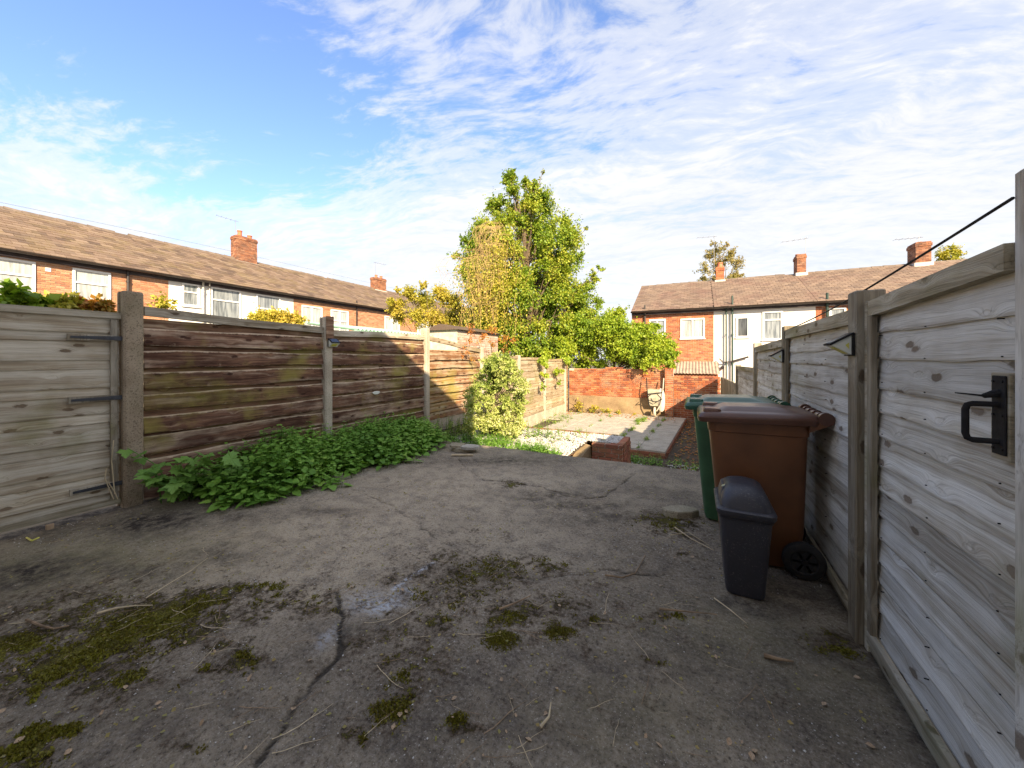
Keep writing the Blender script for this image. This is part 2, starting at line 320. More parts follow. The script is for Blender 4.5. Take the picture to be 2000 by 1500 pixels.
# slab: colour, grit, moss and cracks driven by attributes painted on the slab itself
def slab_mat():
    m, n, b, _ = mat('weathered_concrete_slab'); p = geo(n)
    A = lambda k: n.node('ShaderNodeAttribute', attribute_name=k).outputs['Fac']
    n1 = n.noise(p, 1.1, 7, 0.62); n2 = n.noise(p, 58, 6, 0.74); n3 = n.noise(p, 150, 3, 0.6)
    col = n.mix(n.ramp(n1, [(0.34, 0.0), (0.68, 1.0)]), (0.130,0.108,0.082), (0.43,0.358,0.255))
    col = n.mix(n.math('MULTIPLY', A('tan'), n.ramp(n.noise(p, 5, 6, 0.65), [(0.2, 0.55), (0.7, 1.0)])), col, (0.52,0.42,0.295))
    col = n.mix(n.math('MULTIPLY', n.ramp(n.noise(p, 7, 6, 0.7), [(0.46, 0.0), (0.62, 1.0)]), 0.5), col, (0.105,0.085,0.070))
    col = n.mix(n.math('MULTIPLY', n.ramp(n2, [(0.50, 0.0), (0.68, 1.0)]), 0.75), col, (0.42,0.37,0.31))
    col = n.mix(n.math('MULTIPLY', n.ramp(n2, [(0.32, 1.0), (0.46, 0.0)]), 0.9), col, (0.045,0.036,0.030))
    spk = n.math('MULTIPLY', n.ramp(n.voro(p, 105), [(0.10, 1.0), (0.24, 0.0)]), n.ramp(n.noise(p, 60, 2), [(0.45, 0.0), (0.6, 1.0)]))
    col = n.mix(n.math('MULTIPLY', spk, 0.95), col, (0.72,0.67,0.58))
    col = n.mix(n.math('MULTIPLY', n.ramp(n3, [(0.3, 1.0), (0.45, 0.0)]), 0.5), col, (0.03,0.026,0.024))
    gr = n.math('MULTIPLY', A('green'), n.ramp(n.noise(p, 9, 6, 0.7), [(0.3, 0.2), (0.6, 1.0)]))
    col = n.mix(n.math('MULTIPLY', gr, 0.7), col, (0.22,0.195,0.09))
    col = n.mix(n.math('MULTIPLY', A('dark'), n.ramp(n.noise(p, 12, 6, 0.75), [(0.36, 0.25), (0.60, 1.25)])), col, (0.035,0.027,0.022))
    wh = n.math('MULTIPLY', A('white'), n.ramp(n.noise(n.mapv(p, (1, 1.8, 1)), 34, 4, 0.6), [(0.40, 0.0), (0.52, 1.0)]))
    col = n.mix(wh, col, (0.52,0.55,0.60))
    mn = n.math('ADD', n.math('MULTIPLY', n.math('SUBTRACT', n.noise(p, 30, 6, 0.75), 0.5), 1.7), n.math('MULTIPLY', n.math('SUBTRACT', n.noise(p, 8, 4, 0.6), 0.5), 1.2))
    db = n.ramp(n.math('ADD', n.math('MULTIPLY', A('moss'), 0.9), mn), [(0.16, 0.0), (0.46, 0.9)])
    col = n.mix(db, col, n.mix(n.ramp(n2, [(0.4, 0.0), (0.6, 1.0)]), (0.045,0.030,0.020), (0.13,0.09,0.055)))
    mf = n.ramp(n.math('ADD', A('moss'), mn), [(0.52, 0.0), (0.62, 1.0)])
    mc = n.mix(n.ramp(n.noise(p, 5, 5, 0.6), [(0.42, 0.0), (0.62, 1.0)]), (0.085,0.062,0.016), (0.24,0.22,0.022))
    mc = n.mix(n.ramp(n.noise(p, 160, 3), [(0.35, 0.7), (0.6, 0.0)]), mc, (0.02,0.017,0.008))
    col = n.mix(mf, col, mc)
    cr = A('crack'); col = n.mix(n.ramp(cr, [(0.25, 0.0), (0.85, 0.85)]), col, (0.030,0.024,0.018))
    n.put(b.inputs['Base Color'], col); n.put(b.inputs['Roughness'], n.ramp(n2, [(0.3, 0.95), (0.7, 0.75)])); b.inputs['Specular IOR Level'].default_value = 0.25
    h = n.math('ADD', n.math('MULTIPLY', n2, 1.0), n.math('MULTIPLY', n3, 0.45)); h = n.math('ADD', h, n.math('MULTIPLY', n.math('MULTIPLY', mf, n.noise(p, 170, 4)), 1.6))
    h = n.math('SUBTRACT', h, n.math('MULTIPLY', cr, 1.2))
    bump(n, b, h, 0.9, 0.012); return m
M['slab'] = slab_mat()
def tonemat(name, cols, rough=0.85, bs=40, bst=0.4, grime=None, useobj=True):
    """per-piece colour from the tone attribute plus the object's own random number"""
    m, n, b, _ = mat(name); p = geo(n)
    t = n.node('ShaderNodeAttribute', attribute_name='tone').outputs['Fac']
    if useobj: t = n.math('FRACT', n.math('ADD', t, n.node('ShaderNodeObjectInfo').outputs['Random']))
    k = n.ramp(t, [(i/(len(cols)-1), c) for i, c in enumerate(cols)])
    k = n.mix(n.ramp(n.noise(p, 22, 5, 0.65), [(0.35, 0.45), (0.6, 0.0)]), k, n.mix(1.0, k, (0.45,0.42,0.40), 'MULTIPLY'))
    if grime: k = n.mix(n.math('MULTIPLY', n.ramp(n.noise(p, grime[1], 6, 0.65), [(0.48, 0.0), (0.68, 1.0)]), grime[2]), k, grime[0])
    n.put(b.inputs['Base Color'], k); b.inputs['Roughness'].default_value = rough; b.inputs['Specular IOR Level'].default_value = 0.25
    bump(n, b, n.noise(p, bs, 5, 0.6), bst, 0.006); return m
M['brick'] = tonemat('red_brick', [(0.40,0.12,0.05),(0.50,0.18,0.08),(0.42,0.13,0.055),(0.54,0.24,0.12),(0.27,0.08,0.045),(0.48,0.18,0.075)])
M['brick_orange'] = tonemat('orange_brick', [(0.50,0.24,0.125),(0.56,0.30,0.17),(0.40,0.17,0.09),(0.58,0.34,0.21),(0.50,0.25,0.14),(0.33,0.15,0.09)])
M['brick_wall'] = tonemat('garden_wall_brick', [(0.36,0.10,0.04),(0.44,0.15,0.06),(0.30,0.085,0.04),(0.50,0.22,0.10),(0.34,0.09,0.035),(0.20,0.07,0.045)], grime=((0.40,0.30,0.20), 3.0, 0.5))
M['brick_old'] = tonemat('mossy_old_brick', [(0.34,0.12,0.075),(0.42,0.17,0.10),(0.28,0.11,0.075),(0.46,0.22,0.13)], grime=((0.16,0.14,0.05), 6.0, 0.55))
M['brick_chim'] = tonemat('chimney_brick', [(0.30,0.12,0.06),(0.38,0.18,0.10),(0.20,0.08,0.05),(0.44,0.24,0.15)], grime=((0.08,0.06,0.05), 3.0, 0.7))
M['mortar'] = simple('mortar', (0.55,0.47,0.37), 0.95, 0.25, 8)
M['slate'] = tonemat('brown_roof_slate', [(0.16,0.11,0.078),(0.23,0.165,0.12),(0.12,0.085,0.065),(0.27,0.20,0.145),(0.19,0.13,0.095)], grime=((0.22,0.17,0.06), 1.3, 0.35), bs=14)
M['slate2'] = tonemat('grey_brown_slate', [(0.20,0.145,0.11),(0.27,0.20,0.15),(0.17,0.125,0.10),(0.30,0.22,0.165)], grime=((0.17,0.09,0.075), 0.7, 0.5), bs=14)
M['ridge'] = simple('ridge_tile', (0.17,0.13,0.10), 0.9, 0.35, 4)
M['felt'] = simple('roof_deck', (0.07,0.055,0.045), 0.9)
M['white_render'] = simple('white_render', (0.74,0.73,0.70), 0.9, 0.06, 2.5, bmp=0.3, bs=30)
M['upvc'] = simple('white_plastic_frame', (0.80,0.80,0.79), 0.35, 0.03, 3, bmp=0)
def glass(name, c1, c2, vert=True):
    m, n, b, _ = mat(name); c = coords(n)
    k = n.ramp(n.noise(n.mapv(c, (7, 7, 0.7)), 1.6, 3), [(0.38, c1), (0.6, c2)])
    n.put(b.inputs['Base Color'], k); b.inputs['Roughness'].default_value = 0.06; b.inputs['Specular IOR Level'].default_value = 0.7; return m
M['glass'] = glass('window_glass', (0.13,0.15,0.17), (0.30,0.33,0.35))
M['glass_net'] = glass('window_glass_with_net', (0.30,0.32,0.32), (0.50,0.52,0.50))
M['glass_dark'] = glass('dark_window_glass', (0.05,0.055,0.06), (0.11,0.12,0.125))
M['pipe'] = simple('black_pipe_paint', (0.035,0.028,0.026), 0.4, 0.3)
M['pipe_green'] = simple('dark_green_pipe_paint', (0.02,0.048,0.038), 0.4, 0.3)
M['fascia'] = simple('dark_fascia', (0.045,0.035,0.04), 0.5, 0.3)
M['terracotta'] = simple('terracotta', (0.50,0.17,0.085), 0.8, 0.2)
M['lead'] = simple('pale_flashing', (0.50,0.48,0.44), 0.7, 0.2)
M['alu'] = simple('aluminium', (0.45,0.45,0.46), 0.35, 0.1, metal=0.8)
M['brown_plastic'] = simple('brown_bin_plastic', (0.140,0.054,0.019), 0.42, 0.22, 5, bmp=0.12, bs=220)
M['brown_lid'] = simple('brown_bin_lid_plastic', (0.090,0.037,0.021), 0.33, 0.18, 7, bmp=0.1, bs=120)
M['green_plastic'] = simple('green_bin_plastic', (0.04,0.11,0.05), 0.42, 0.2, 5, bmp=0.1, bs=220)
M['green_lid'] = simple('dark_green_lid_plastic', (0.022,0.085,0.050), 0.33, 0.2, 7, bmp=0.1, bs=120)
def dusty(name, col):
    m, n, b, _ = mat(name); c = geo(n)
    k = n.mix(n.math('MULTIPLY', n.ramp(n.noise(c, 120, 3, 0.7), [(0.58, 0.0), (0.68, 1.0)]), n.ramp(n.noise(c, 9, 4), [(0.4, 0.1), (0.6, 0.9)])), col, (0.16,0.15,0.14))
    n.put(b.inputs['Base Color'], k); n.put(b.inputs['Roughness'], n.ramp(n.noise(c, 14, 4), [(0.3, 0.34), (0.7, 0.6)])); bump(n, b, n.noise(c, 300, 2), 0.12, 0.002); return m
M['black_plastic'] = dusty('dusty_charcoal_plastic', (0.034,0.033,0.042))
M['rubber'] = simple('tyre_rubber', (0.018,0.017,0.017), 0.8, 0.3, 20, bmp=0.3)
M['bark'] = simple('bark', (0.13,0.095,0.06), 0.95, 0.4, 9, bmp=0.6, bs=30)
M['twig'] = simple('dry_twig', (0.25,0.17,0.10), 0.9, 0.45, 15)
M['straw'] = simple('pale_dry_stem', (0.50,0.40,0.25), 0.8, 0.3, 9)
M['dry_leaf'] = simple('dry_leaf', (0.36,0.25,0.15), 0.7, 0.4, 9)
M['solar'] = simple('solar_cell', (0.02,0.03,0.06), 0.15, 0.3, 3, bmp=0)
M['lens'] = simple('white_lens', (0.66,0.68,0.62), 0.3, 0.05, bmp=0)
M['led'] = simple('yellow_led_board', (0.62,0.58,0.10), 0.4, 0.05, bmp=0)
M['cream_paint'] = simple('cream_painted_steel', (0.42,0.38,0.28), 0.5, 0.25, 8)
M['tyre_cream'] = simple('pale_wheel_plastic', (0.50,0.45,0.36), 0.6, 0.2)
M['sack'] = simple('pale_sack', (0.55,0.50,0.42), 0.9, 0.15)
M['roof_green'] = simple('pale_green_sheet', (0.30,0.48,0.38), 0.6, 0.2)
M['corrug'] = simple('weathered_corrugated_sheet', (0.34,0.27,0.21), 0.7, 0.25, 3)
M['stone'] = concrete('rough_stone', (0.26,0.22,0.15), (0.42,0.37,0.27), 6, 0.6, 0.3)
M['soil'] = simple('dark_soil', (0.075,0.055,0.035), 0.95, 0.45, 6, bmp=1.0, bs=30)
M['ground'] = simple('rough_ground', (0.12,0.095,0.06), 0.95, 0.5, 1.2, bmp=0.8, bs=20)
def leafmat(name, cols, trans=0.3, big=0.8, rough=0.5, spec=0.35):
    m, n, b, out = mat(name); p = geo(n)
    t = n.node('ShaderNodeAttribute', attribute_name='tone').outputs['Fac']
    t = n.math('ADD', n.math('MULTIPLY', t, 0.62), n.math('MULTIPLY', n.ramp(n.noise(p, big, 4), [(0.3, 0.0), (0.7, 1.0)]), 0.38))
    k = n.ramp(t, [(i/(len(cols)-1), c) for i, c in enumerate(cols)])
    n.put(b.inputs['Base Color'], k); b.inputs['Roughness'].default_value = rough; b.inputs['Specular IOR Level'].default_value = spec
    tr = n.node('ShaderNodeBsdfTranslucent', {'Color': n.mix(1.0, k, (1.25,1.35,0.6), 'MULTIPLY')})
    mx = n.node('ShaderNodeMixShader', {0: trans}); n.l.new(b.outputs[0], mx.inputs[1]); n.l.new(tr.outputs[0], mx.inputs[2]); n.l.new(mx.outputs[0], out.inputs[0])
    return m
M['tree_leaf'] = leafmat('tree_leaf', [(0.04,0.10,0.016),(0.10,0.19,0.02),(0.20,0.30,0.025),(0.34,0.37,0.035),(0.50,0.44,0.07)])
M['bush_leaf'] = leafmat('bush_leaf', [(0.08,0.17,0.02),(0.19,0.30,0.025),(0.32,0.40,0.03),(0.44,0.46,0.05)])
M['yellow_leaf'] = leafmat('yellowing_leaf', [(0.16,0.20,0.025),(0.34,0.33,0.04),(0.50,0.42,0.06),(0.58,0.44,0.09)])
M['birch_leaf'] = leafmat('autumn_leaf', [(0.22,0.17,0.06),(0.36,0.27,0.10),(0.28,0.26,0.08),(0.45,0.35,0.15)])
M['orange_leaf'] = leafmat('orange_leaf', [(0.22,0.20,0.03),(0.45,0.22,0.04),(0.42,0.12,0.03),(0.48,0.33,0.06)])
M['nettle'] = leafmat('nettle_leaf', [(0.075,0.17,0.024),(0.135,0.28,0.036),(0.21,0.38,0.052),(0.34,0.49,0.09)], 0.22, 1.6, 0.55)
M['weed'] = leafmat('weed_leaf', [(0.07,0.16,0.025),(0.16,0.28,0.035),(0.28,0.38,0.05),(0.42,0.42,0.08)], 0.25, 1.5)
M['shrub_leaf'] = leafmat('variegated_leaf', [(0.08,0.15,0.03),(0.20,0.28,0.05),(0.38,0.44,0.10),(0.56,0.56,0.24),(0.62,0.60,0.36)], 0.25, 1.5)
M['syc'] = leafmat('sycamore_leaf', [(0.095,0.20,0.035),(0.15,0.29,0.05),(0.21,0.35,0.065)], 0.2, 2.0)
M['grass'] = leafmat('moss_green', [(0.08,0.062,0.014),(0.15,0.13,0.016),(0.27,0.26,0.025)], 0.15, 3.0)
M['gravel'] = tonemat('white_gravel', [(0.45,0.43,0.40),(0.60,0.58,0.55),(0.68,0.66,0.62),(0.32,0.29,0.25)], bs=80, useobj=False)
M['vine'] = leafmat('dry_vine', [(0.22,0.14,0.05),(0.36,0.24,0.08),(0.48,0.34,0.13)], 0.1)

XL, XR, YW, LOW = -4.69, 0.75, 14.5, -0.93
YB = 4.95
# ------------------------------------------------------------------ setting: ground
g = MB()
g.box(-450, XL-0.02, -450, 450, -1.2, LOW); g.box(XL-0.02, 450, YB, 450, -1.2, LOW); g.box(XL-0.02, 450, -450, YB, -1.25, LOW-0.05)
tag(obj('ground', g, M['ground'], origin=(0,0,0)), kind='structure')
x = np.arange(XL-0.06, 1.0, 0.0135); y = np.arange(-0.85, 4.94, 0.0135); X, Y = np.meshgrid(x, y)
PX, PY = X.ravel(), Y.ravel()
wx = PX+(fbm(PX, PY, 4, 3)-.5)*0.22; wy = PY+(fbm(PX, PY, 4, 33)-.5)*0.22
fx_ = PX+(fbm(PX, PY, 14, 43)-.5)*0.06; fy_ = PY+(fbm(PX, PY, 14, 53)-.5)*0.06
def poly_d(pts, qx, qy):
    dmin = np.full(qx.shape, 9.0)
    P = [atZ(a, b, 0)[:2] for a, b in pts]
    for (ax, ay), (bx, by) in zip(P[:-1], P[1:]):
        L2 = (bx-ax)**2+(by-ay)**2; t = np.clip(((qx-ax)*(bx-ax)+(qy-ay)*(by-ay))/L2, 0, 1)
        dmin = np.minimum(dmin, np.hypot(qx-ax-t*(bx-ax), qy-ay-t*(by-ay)))
    return dmin
def blobs(lst, qx, qy):
    o = np.zeros(qx.shape)
    for a, b, rx, ry, s_ in lst:
        cx, cy, _ = atZ(a, b, 0); x1 = atZ(a+rx, b, 0); y1 = atZ(a, b-ry, 0)
        rr = math.hypot(x1[0]-cx, x1[1]-cy); rf = math.hypot(y1[0]-cx, y1[1]-cy)
        ux, uy = C, S; vx, vy = -S, C
        da = ((qx-cx)*ux+(qy-cy)*uy)/rr; db = ((qx-cx)*vx+(qy-cy)*vy)/rf
        o = np.maximum(o, s_*np.exp(-(da*da+db*db)*0.9))
    return o
cr = [([(895,895),(915,920),(945,938),(1000,942),(1060,952),(1130,975),(1180,970),(1240,925)], 0.011, 1.0),
      ([(690,955),(760,985),(805,1015),(850,1050),(925,1090),(985,1110),(1010,1130),(1100,1125),(1190,1112),(1245,1120),(1400,1128)], 0.010, 0.85),
      ([(660,1150),(662,1200),(668,1262),(640,1300),(600,1350),(560,1400),(525,1450),(490,1500)], 0.012, 1.5),
      ([(668,1262),(720,1250),(790,1205),(860,1150)], 0.009, 0.6),
      ([(1010,1130),(900,1290),(800,1370),(740,1500)], 0.007, 0.55)]
crack = np.zeros(PX.shape)
for pts, wd, s_ in cr: crack = np.maximum(crack, s_*np.exp(-(poly_d(pts, fx_, fy_)/wd)**2)*(0.15+1.15*fbm(PX, PY, 7, 71)))
moss_l = [(300,1215,120,40,.9),(390,1180,70,22,.75),(230,1250,110,32,.9),(130,1290,100,28,.85),(40,1255,50,20,1.0),(200,1325,130,22,.6),(60,1345,80,18,.6),(40,1470,70,20,.75),(110,1430,60,14,.6),
          (450,1290,40,14,.7),(520,1150,110,16,.5),(430,1250,50,12,.5),(960,1110,90,26,.55),(1000,1205,30,14,.85),(985,1252,28,14,.9),(1090,1237,28,11,.85),(855,1210,30,9,.7),
          (895,1405,18,10,.8),(765,1385,32,22,.8),(690,1445,26,12,.6),(1310,1020,45,14,.75),(1350,1085,25,7,.4),(1300,1205,34,7,.6),(1060,1100,30,6,.7),(1160,1212,12,7,.7),(1285,1300,14,7,.6),
          (800,1330,60,30,.5),(380,1465,24,14,.6),(340,1460,20,12,.6),(240,960,60,12,.3),(1000,945,14,5,.8),(900,1165,120,40,.42),(1640,1260,60,26,.45)]
moss_l = [(a, b, rx*(1.7 if rx < 50 else 1.15), ry*(1.6 if rx < 50 else 1.25), s_*(.80 if rx < 50 else .92)) for a, b, rx, ry, s_ in moss_l]+[(900,1130,170,70,.42),(1080,1190,160,60,.38),(780,1270,140,60,.40),(560,1180,160,30,.45),(150,1200,200,50,.45)]
moss = blobs(moss_l, wx, wy)
tan = blobs([(620,1050,380,75,1.15),(900,960,300,65,1.0),(720,1010,240,70,1.1),(340,1080,260,50,.6),(1100,1010,200,40,.45),(330,1410,80,40,.45),(760,1300,50,20,.3)], wx, wy)
green = blobs([(180,1090,260,45,.9),(60,1130,160,40,.7),(1480,1250,200,60,.5),(1250,1420,200,60,.4),(1650,1330,150,70,.5)], wx, wy)
dark = np.maximum(blobs([(60,1120,120,24,.85),(240,1120,120,12,.6),(420,1085,100,12,.6),(640,1000,90,8,.55),(980,900,120,8,.7),(1080,968,110,10,.7),(1130,985,120,10,.7),(1180,1010,140,14,.6),(700,1230,70,26,.7),(940,1120,110,30,.5),(1250,960,100,10,.4),(1470,1180,110,26,.75),(1640,1290,60,40,.6),(1560,1160,80,30,.6),(60,1035,110,14,.8),(250,1420,420,90,.42),(900,1400,420,110,.40),(1350,1330,380,110,.38),(1250,1120,150,60,.30),(560,1290,160,60,.35),(60,1180,200,50,.4)], wx, wy),  # closing broad blobs darken the foreground for dirt film and shade together
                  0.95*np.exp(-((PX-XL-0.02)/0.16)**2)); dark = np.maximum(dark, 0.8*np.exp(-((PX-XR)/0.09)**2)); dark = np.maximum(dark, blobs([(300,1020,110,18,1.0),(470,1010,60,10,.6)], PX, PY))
white = np.maximum(blobs([(745,1172,44,15,.9),(800,1150,26,7,.6),(655,1240,14,22,.5)], wx, wy), np.exp(-(poly_d([(770,1150),(805,1125),(845,1100)], PX, PY)/0.014)**2)*1.3)
Z = (fbm(PX, PY, 0.7, 9)-.5)*0.022+(fbm(PX, PY, 6, 19)-.5)*0.006-np.clip(crack, 0, 1)*0.012+np.clip(moss-.4, 0, .6)*0.008*(fbm(PX, PY, 24, 29))
edge = np.clip((PY-4.86)/0.08, 0, 1)*(0.02+0.05*fbm(PX, PY, 5, 91)); Z -= edge*edge*8*0.1
ny, nx = X.shape; idx = np.arange(ny*nx).reshape(ny, nx)
q = np.stack([idx[:-1,:-1], idx[:-1,1:], idx[1:,1:], idx[1:,:-1]], -1).reshape(-1, 4)
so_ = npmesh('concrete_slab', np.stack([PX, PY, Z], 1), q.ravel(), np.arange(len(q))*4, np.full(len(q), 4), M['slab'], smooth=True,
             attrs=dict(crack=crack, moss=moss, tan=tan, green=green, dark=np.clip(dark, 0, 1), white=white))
tag(so_, kind='structure')
g = MB(); g.box(XL-0.05, 1.0, -0.85, 4.935, -1.0, -0.035); tag(obj('slab_foundation', g, M['conc_post']), kind='structure')
# path, bed and patio
def sheet(name, x0, x1, y0, y1, z, m, amp=0.02, step=0.06, lump=3, seed=4):
    xs = np.linspace(x0, x1, max(2, int((x1-x0)/step))); ys = np.linspace(y0, y1, max(2, int((y1-y0)/step))); A, B = np.meshgrid(xs, ys)
    a, b = A.ravel(), B.ravel(); zz = z+(fbm(a, b, lump, seed)-.5)*2*amp; ni = len(ys); nj = len(xs); ix = np.arange(ni*nj).reshape(ni, nj)
    qq = np.stack([ix[:-1,:-1], ix[:-1,1:], ix[1:,1:], ix[1:,:-1]], -1).reshape(-1, 4)
    return tag(npmesh(name, np.stack([a, b, zz], 1), qq.ravel(), np.arange(len(qq))*4, np.full(len(qq), 4), m, smooth=True), kind='structure')
sheet('path', -1.75, XR, YB, YW, -0.90, M['soil'], 0.025)
sheet('garden_bed', XL, -1.7, YB-0.02, 7.02, -0.12, M['soil'], 0.03)
def stones(name, P, size, m, tones, flat=0.6, parent=None):
    n_ = len(P); T = np.array([(1,0,0),(-1,0,0),(0,1,0),(0,-1,0),(0,0,1),(0,0,-1)], float)
    V = T[None]*(0.6+0.5*RS.rand(n_, 6, 1)); V[:, :, 2] *= flat; a = RS.rand(n_)*6.3; ca, sa = np.cos(a)[:, None], np.sin(a)[:, None]
    V = np.stack([V[..., 0]*ca-V[..., 1]*sa, V[..., 0]*sa+V[..., 1]*ca, V[..., 2]+V[..., 0]*0.3*RS.normal(size=(n_, 1))], -1)*size[:, None, None]+P[:, None]
    F = np.array([(0,2,4),(2,1,4),(1,3,4),(3,0,4),(2,0,5),(1,2,5),(3,1,5),(0,3,5)]); L = (F.ravel()[None]+(np.arange(n_)*6)[:, None]).ravel()
    return npmesh(name, V.reshape(-1, 3), L, np.arange(n_*8)*3, np.full(n_*8, 3), m, np.repeat(tones, 6), parent)
def scatter(n_, x0, x1, y0, y1, z): return np.stack([RS.uniform(x0, x1, n_), RS.uniform(y0, y1, n_), np.full(n_, z)], 1)
P = np.concatenate([scatter(9000, -4.0, -1.72, 5.2, 7.0, -0.10), scatter(1700, -1.75, -1.2, 6.4, 7.0, -0.095)])
tag(stones('white_gravel', P, RS.uniform(0.012, 0.028, len(P)), M['gravel'], RS.rand(len(P))), 'loose white gravel filling the raised bed', kind='stuff')
tag(stones('spilled_gravel', np.concatenate([scatter(260, -0.55, 0.3, 7.6, 8.5, -0.88), scatter(120, -1.6, -1.0, 7.3, 8.3, -0.88)]), RS.uniform(0.012, 0.035, 380), M['gravel'], RS.rand(380)), 'white gravel spilled on the low path', kind='stuff')

# ------------------------------------------------------------------ brick helpers
def unit_brick(name, m, c=0.02):
    mb = MB(); mb.box(-.5, .5, -.5, .5, -.5, .5); me = bpy.data.meshes.new(name); me.from_pydata(mb.v, [], mb.f); me.materials.append(m); me.update(); return me
def piece(me, name, loc, scale, parent, rotz=0.0, rx=0.0, ry=0.0):
    o = bpy.data.objects.new(name, me); COL.objects.link(o); o.parent = parent; o.location = Vector(loc)-wloc(parent); o.scale = scale
    o.rotation_euler = (rx, ry, rotz); return o
def brick_cells(a0, a1, z0, z1, L=0.225, H=0.075, holes=(), topf=None):
    out = []; r = 0; z = z0
    while z+H*0.7 < z1+1e-6:
        a = a0-(L/2 if r % 2 else 0)
        while a < a1:
            s0, s1 = max(a, a0), min(a+L, a1); ok = s1-s0 > 0.04
            cz = z+H/2
            segs = [(s0, s1)]
            for h0, h1, hz0, hz1 in holes:
                if hz0 < cz < hz1:
                    ns = []
                    for p0, p1 in segs:
                        if p1 <= h0 or p0 >= h1: ns.append((p0, p1)); continue
                        if p0 < h0: ns.append((p0, h0))
                        if p1 > h1: ns.append((h1, p1))
                    segs = ns
            for p0, p1 in segs:
                if p1-p0 > 0.03 and (topf is None or cz < topf((p0+p1)/2)): out.append((p0, p1, z, z+H))
            a += L
        z += H; r += 1
    return out
def brick_face(cells, plane, pos, out, m, parent, nparts, proud=0.004, depth=0.05, j=0.016, order=None):
    """cells on a wall face; plane 'x' (face at X=pos) or 'y'; out = +-1 outward sign"""
    cells = sorted(cells, key=order) if order else cells
    ub = unit_brick('brick', m); stuff = MB(); h = j/2
    for i, (a0, a1, z0, z1) in enumerate(cells):
        pr = proud*(0.5+rnd.random()); a0 += h; a1 -= h; zz0 = z0+h; zz1 = z1-h
        lo, hi = sorted((pos-out*depth, pos+out*pr))
        if i < nparts:
            if plane == 'x': piece(ub, 'brick', ((lo+hi)/2, (a0+a1)/2, (zz0+zz1)/2), (hi-lo, a1-a0, zz1-zz0), parent)
            else: piece(ub, 'brick', ((a0+a1)/2, (lo+hi)/2, (zz0+zz1)/2), (a1-a0, hi-lo, zz1-zz0), parent)
        elif plane == 'x': stuff.box(lo, hi, a0, a1, zz0, zz1, rnd.random()*.98+.01)
        else: stuff.box(a0, a1, lo, hi, zz0, zz1, rnd.random()*.98+.01)
    if stuff.v: obj('brickwork', stuff, m, parent, kind='stuff')

# ------------------------------------------------------------------ houses
def window(parent, plane, pos, out, a0, a1, z0, z1, panes, glassm, fw=0.07, hb=()):
    """frame with panes given as fractions (u0,u1,v0,v1)"""
    fr = MB(); D = 0.07
    def bx(mb, p0, p1, q0, q1, d0, d1):
        lo, hi = sorted((pos+out*d0, pos+out*d1))
        if plane == 'x': mb.cbox(lo, hi, p0, p1, q0, q1, 0.004)
        else: mb.cbox(p0, p1, lo, hi, q0, q1, 0.004)
    W, Hh = a1-a0, z1-z0
    bx(fr, a0, a1, z1-fw, z1, -0.05, 0.035); bx(fr, a0, a1, z0, z0+fw, -0.05, 0.035)
    bx(fr, a0, a0+fw, z0+fw, z1-fw, -0.05, 0.033); bx(fr, a1-fw, a1, z0+fw, z1-fw, -0.05, 0.033)
    us = sorted({round(u, 3) for p_ in panes for u in p_[:2]} - {0.0, 1.0})
    for u in us:
        v0 = min(p_[2] for p_ in panes if u in (round(p_[0], 3), round(p_[1], 3))); v1 = max(p_[3] for p_ in panes if u in (round(p_[0], 3), round(p_[1], 3)))
        bx(fr, a0+u*W-fw*.45, a0+u*W+fw*.45, z0+v0*Hh+(fw if v0 == 0 else 0), z0+v1*Hh-(fw if v1 == 1 else 0), -0.05, 0.030)
    for v_ in sorted({round(v_, 3) for p_ in panes for v_ in p_[2:]} - {0.0, 1.0}):
        bx(fr, a0+fw, a1-fw, z0+v_*Hh-fw*.45, z0+v_*Hh+fw*.45, -0.05, 0.027)
    f = obj('window', fr, M['upvc'], parent)
    for i, (u0, u1, v0, v1) in enumerate(panes):
        p_ = MB(); bx(p_, a0+u0*W+fw*.4, a0+u1*W-fw*.4, z0+v0*Hh+fw*.4, z0+v1*Hh-fw*.4, -0.03, -0.015); obj('pane', p_, glassm[i % len(glassm)], f)
    s_ = MB(); bx(s_, a0-0.04, a1+0.04, z0-0.05, z0, -0.04, 0.06); obj('sill', s_, M['upvc'], f)
    return f
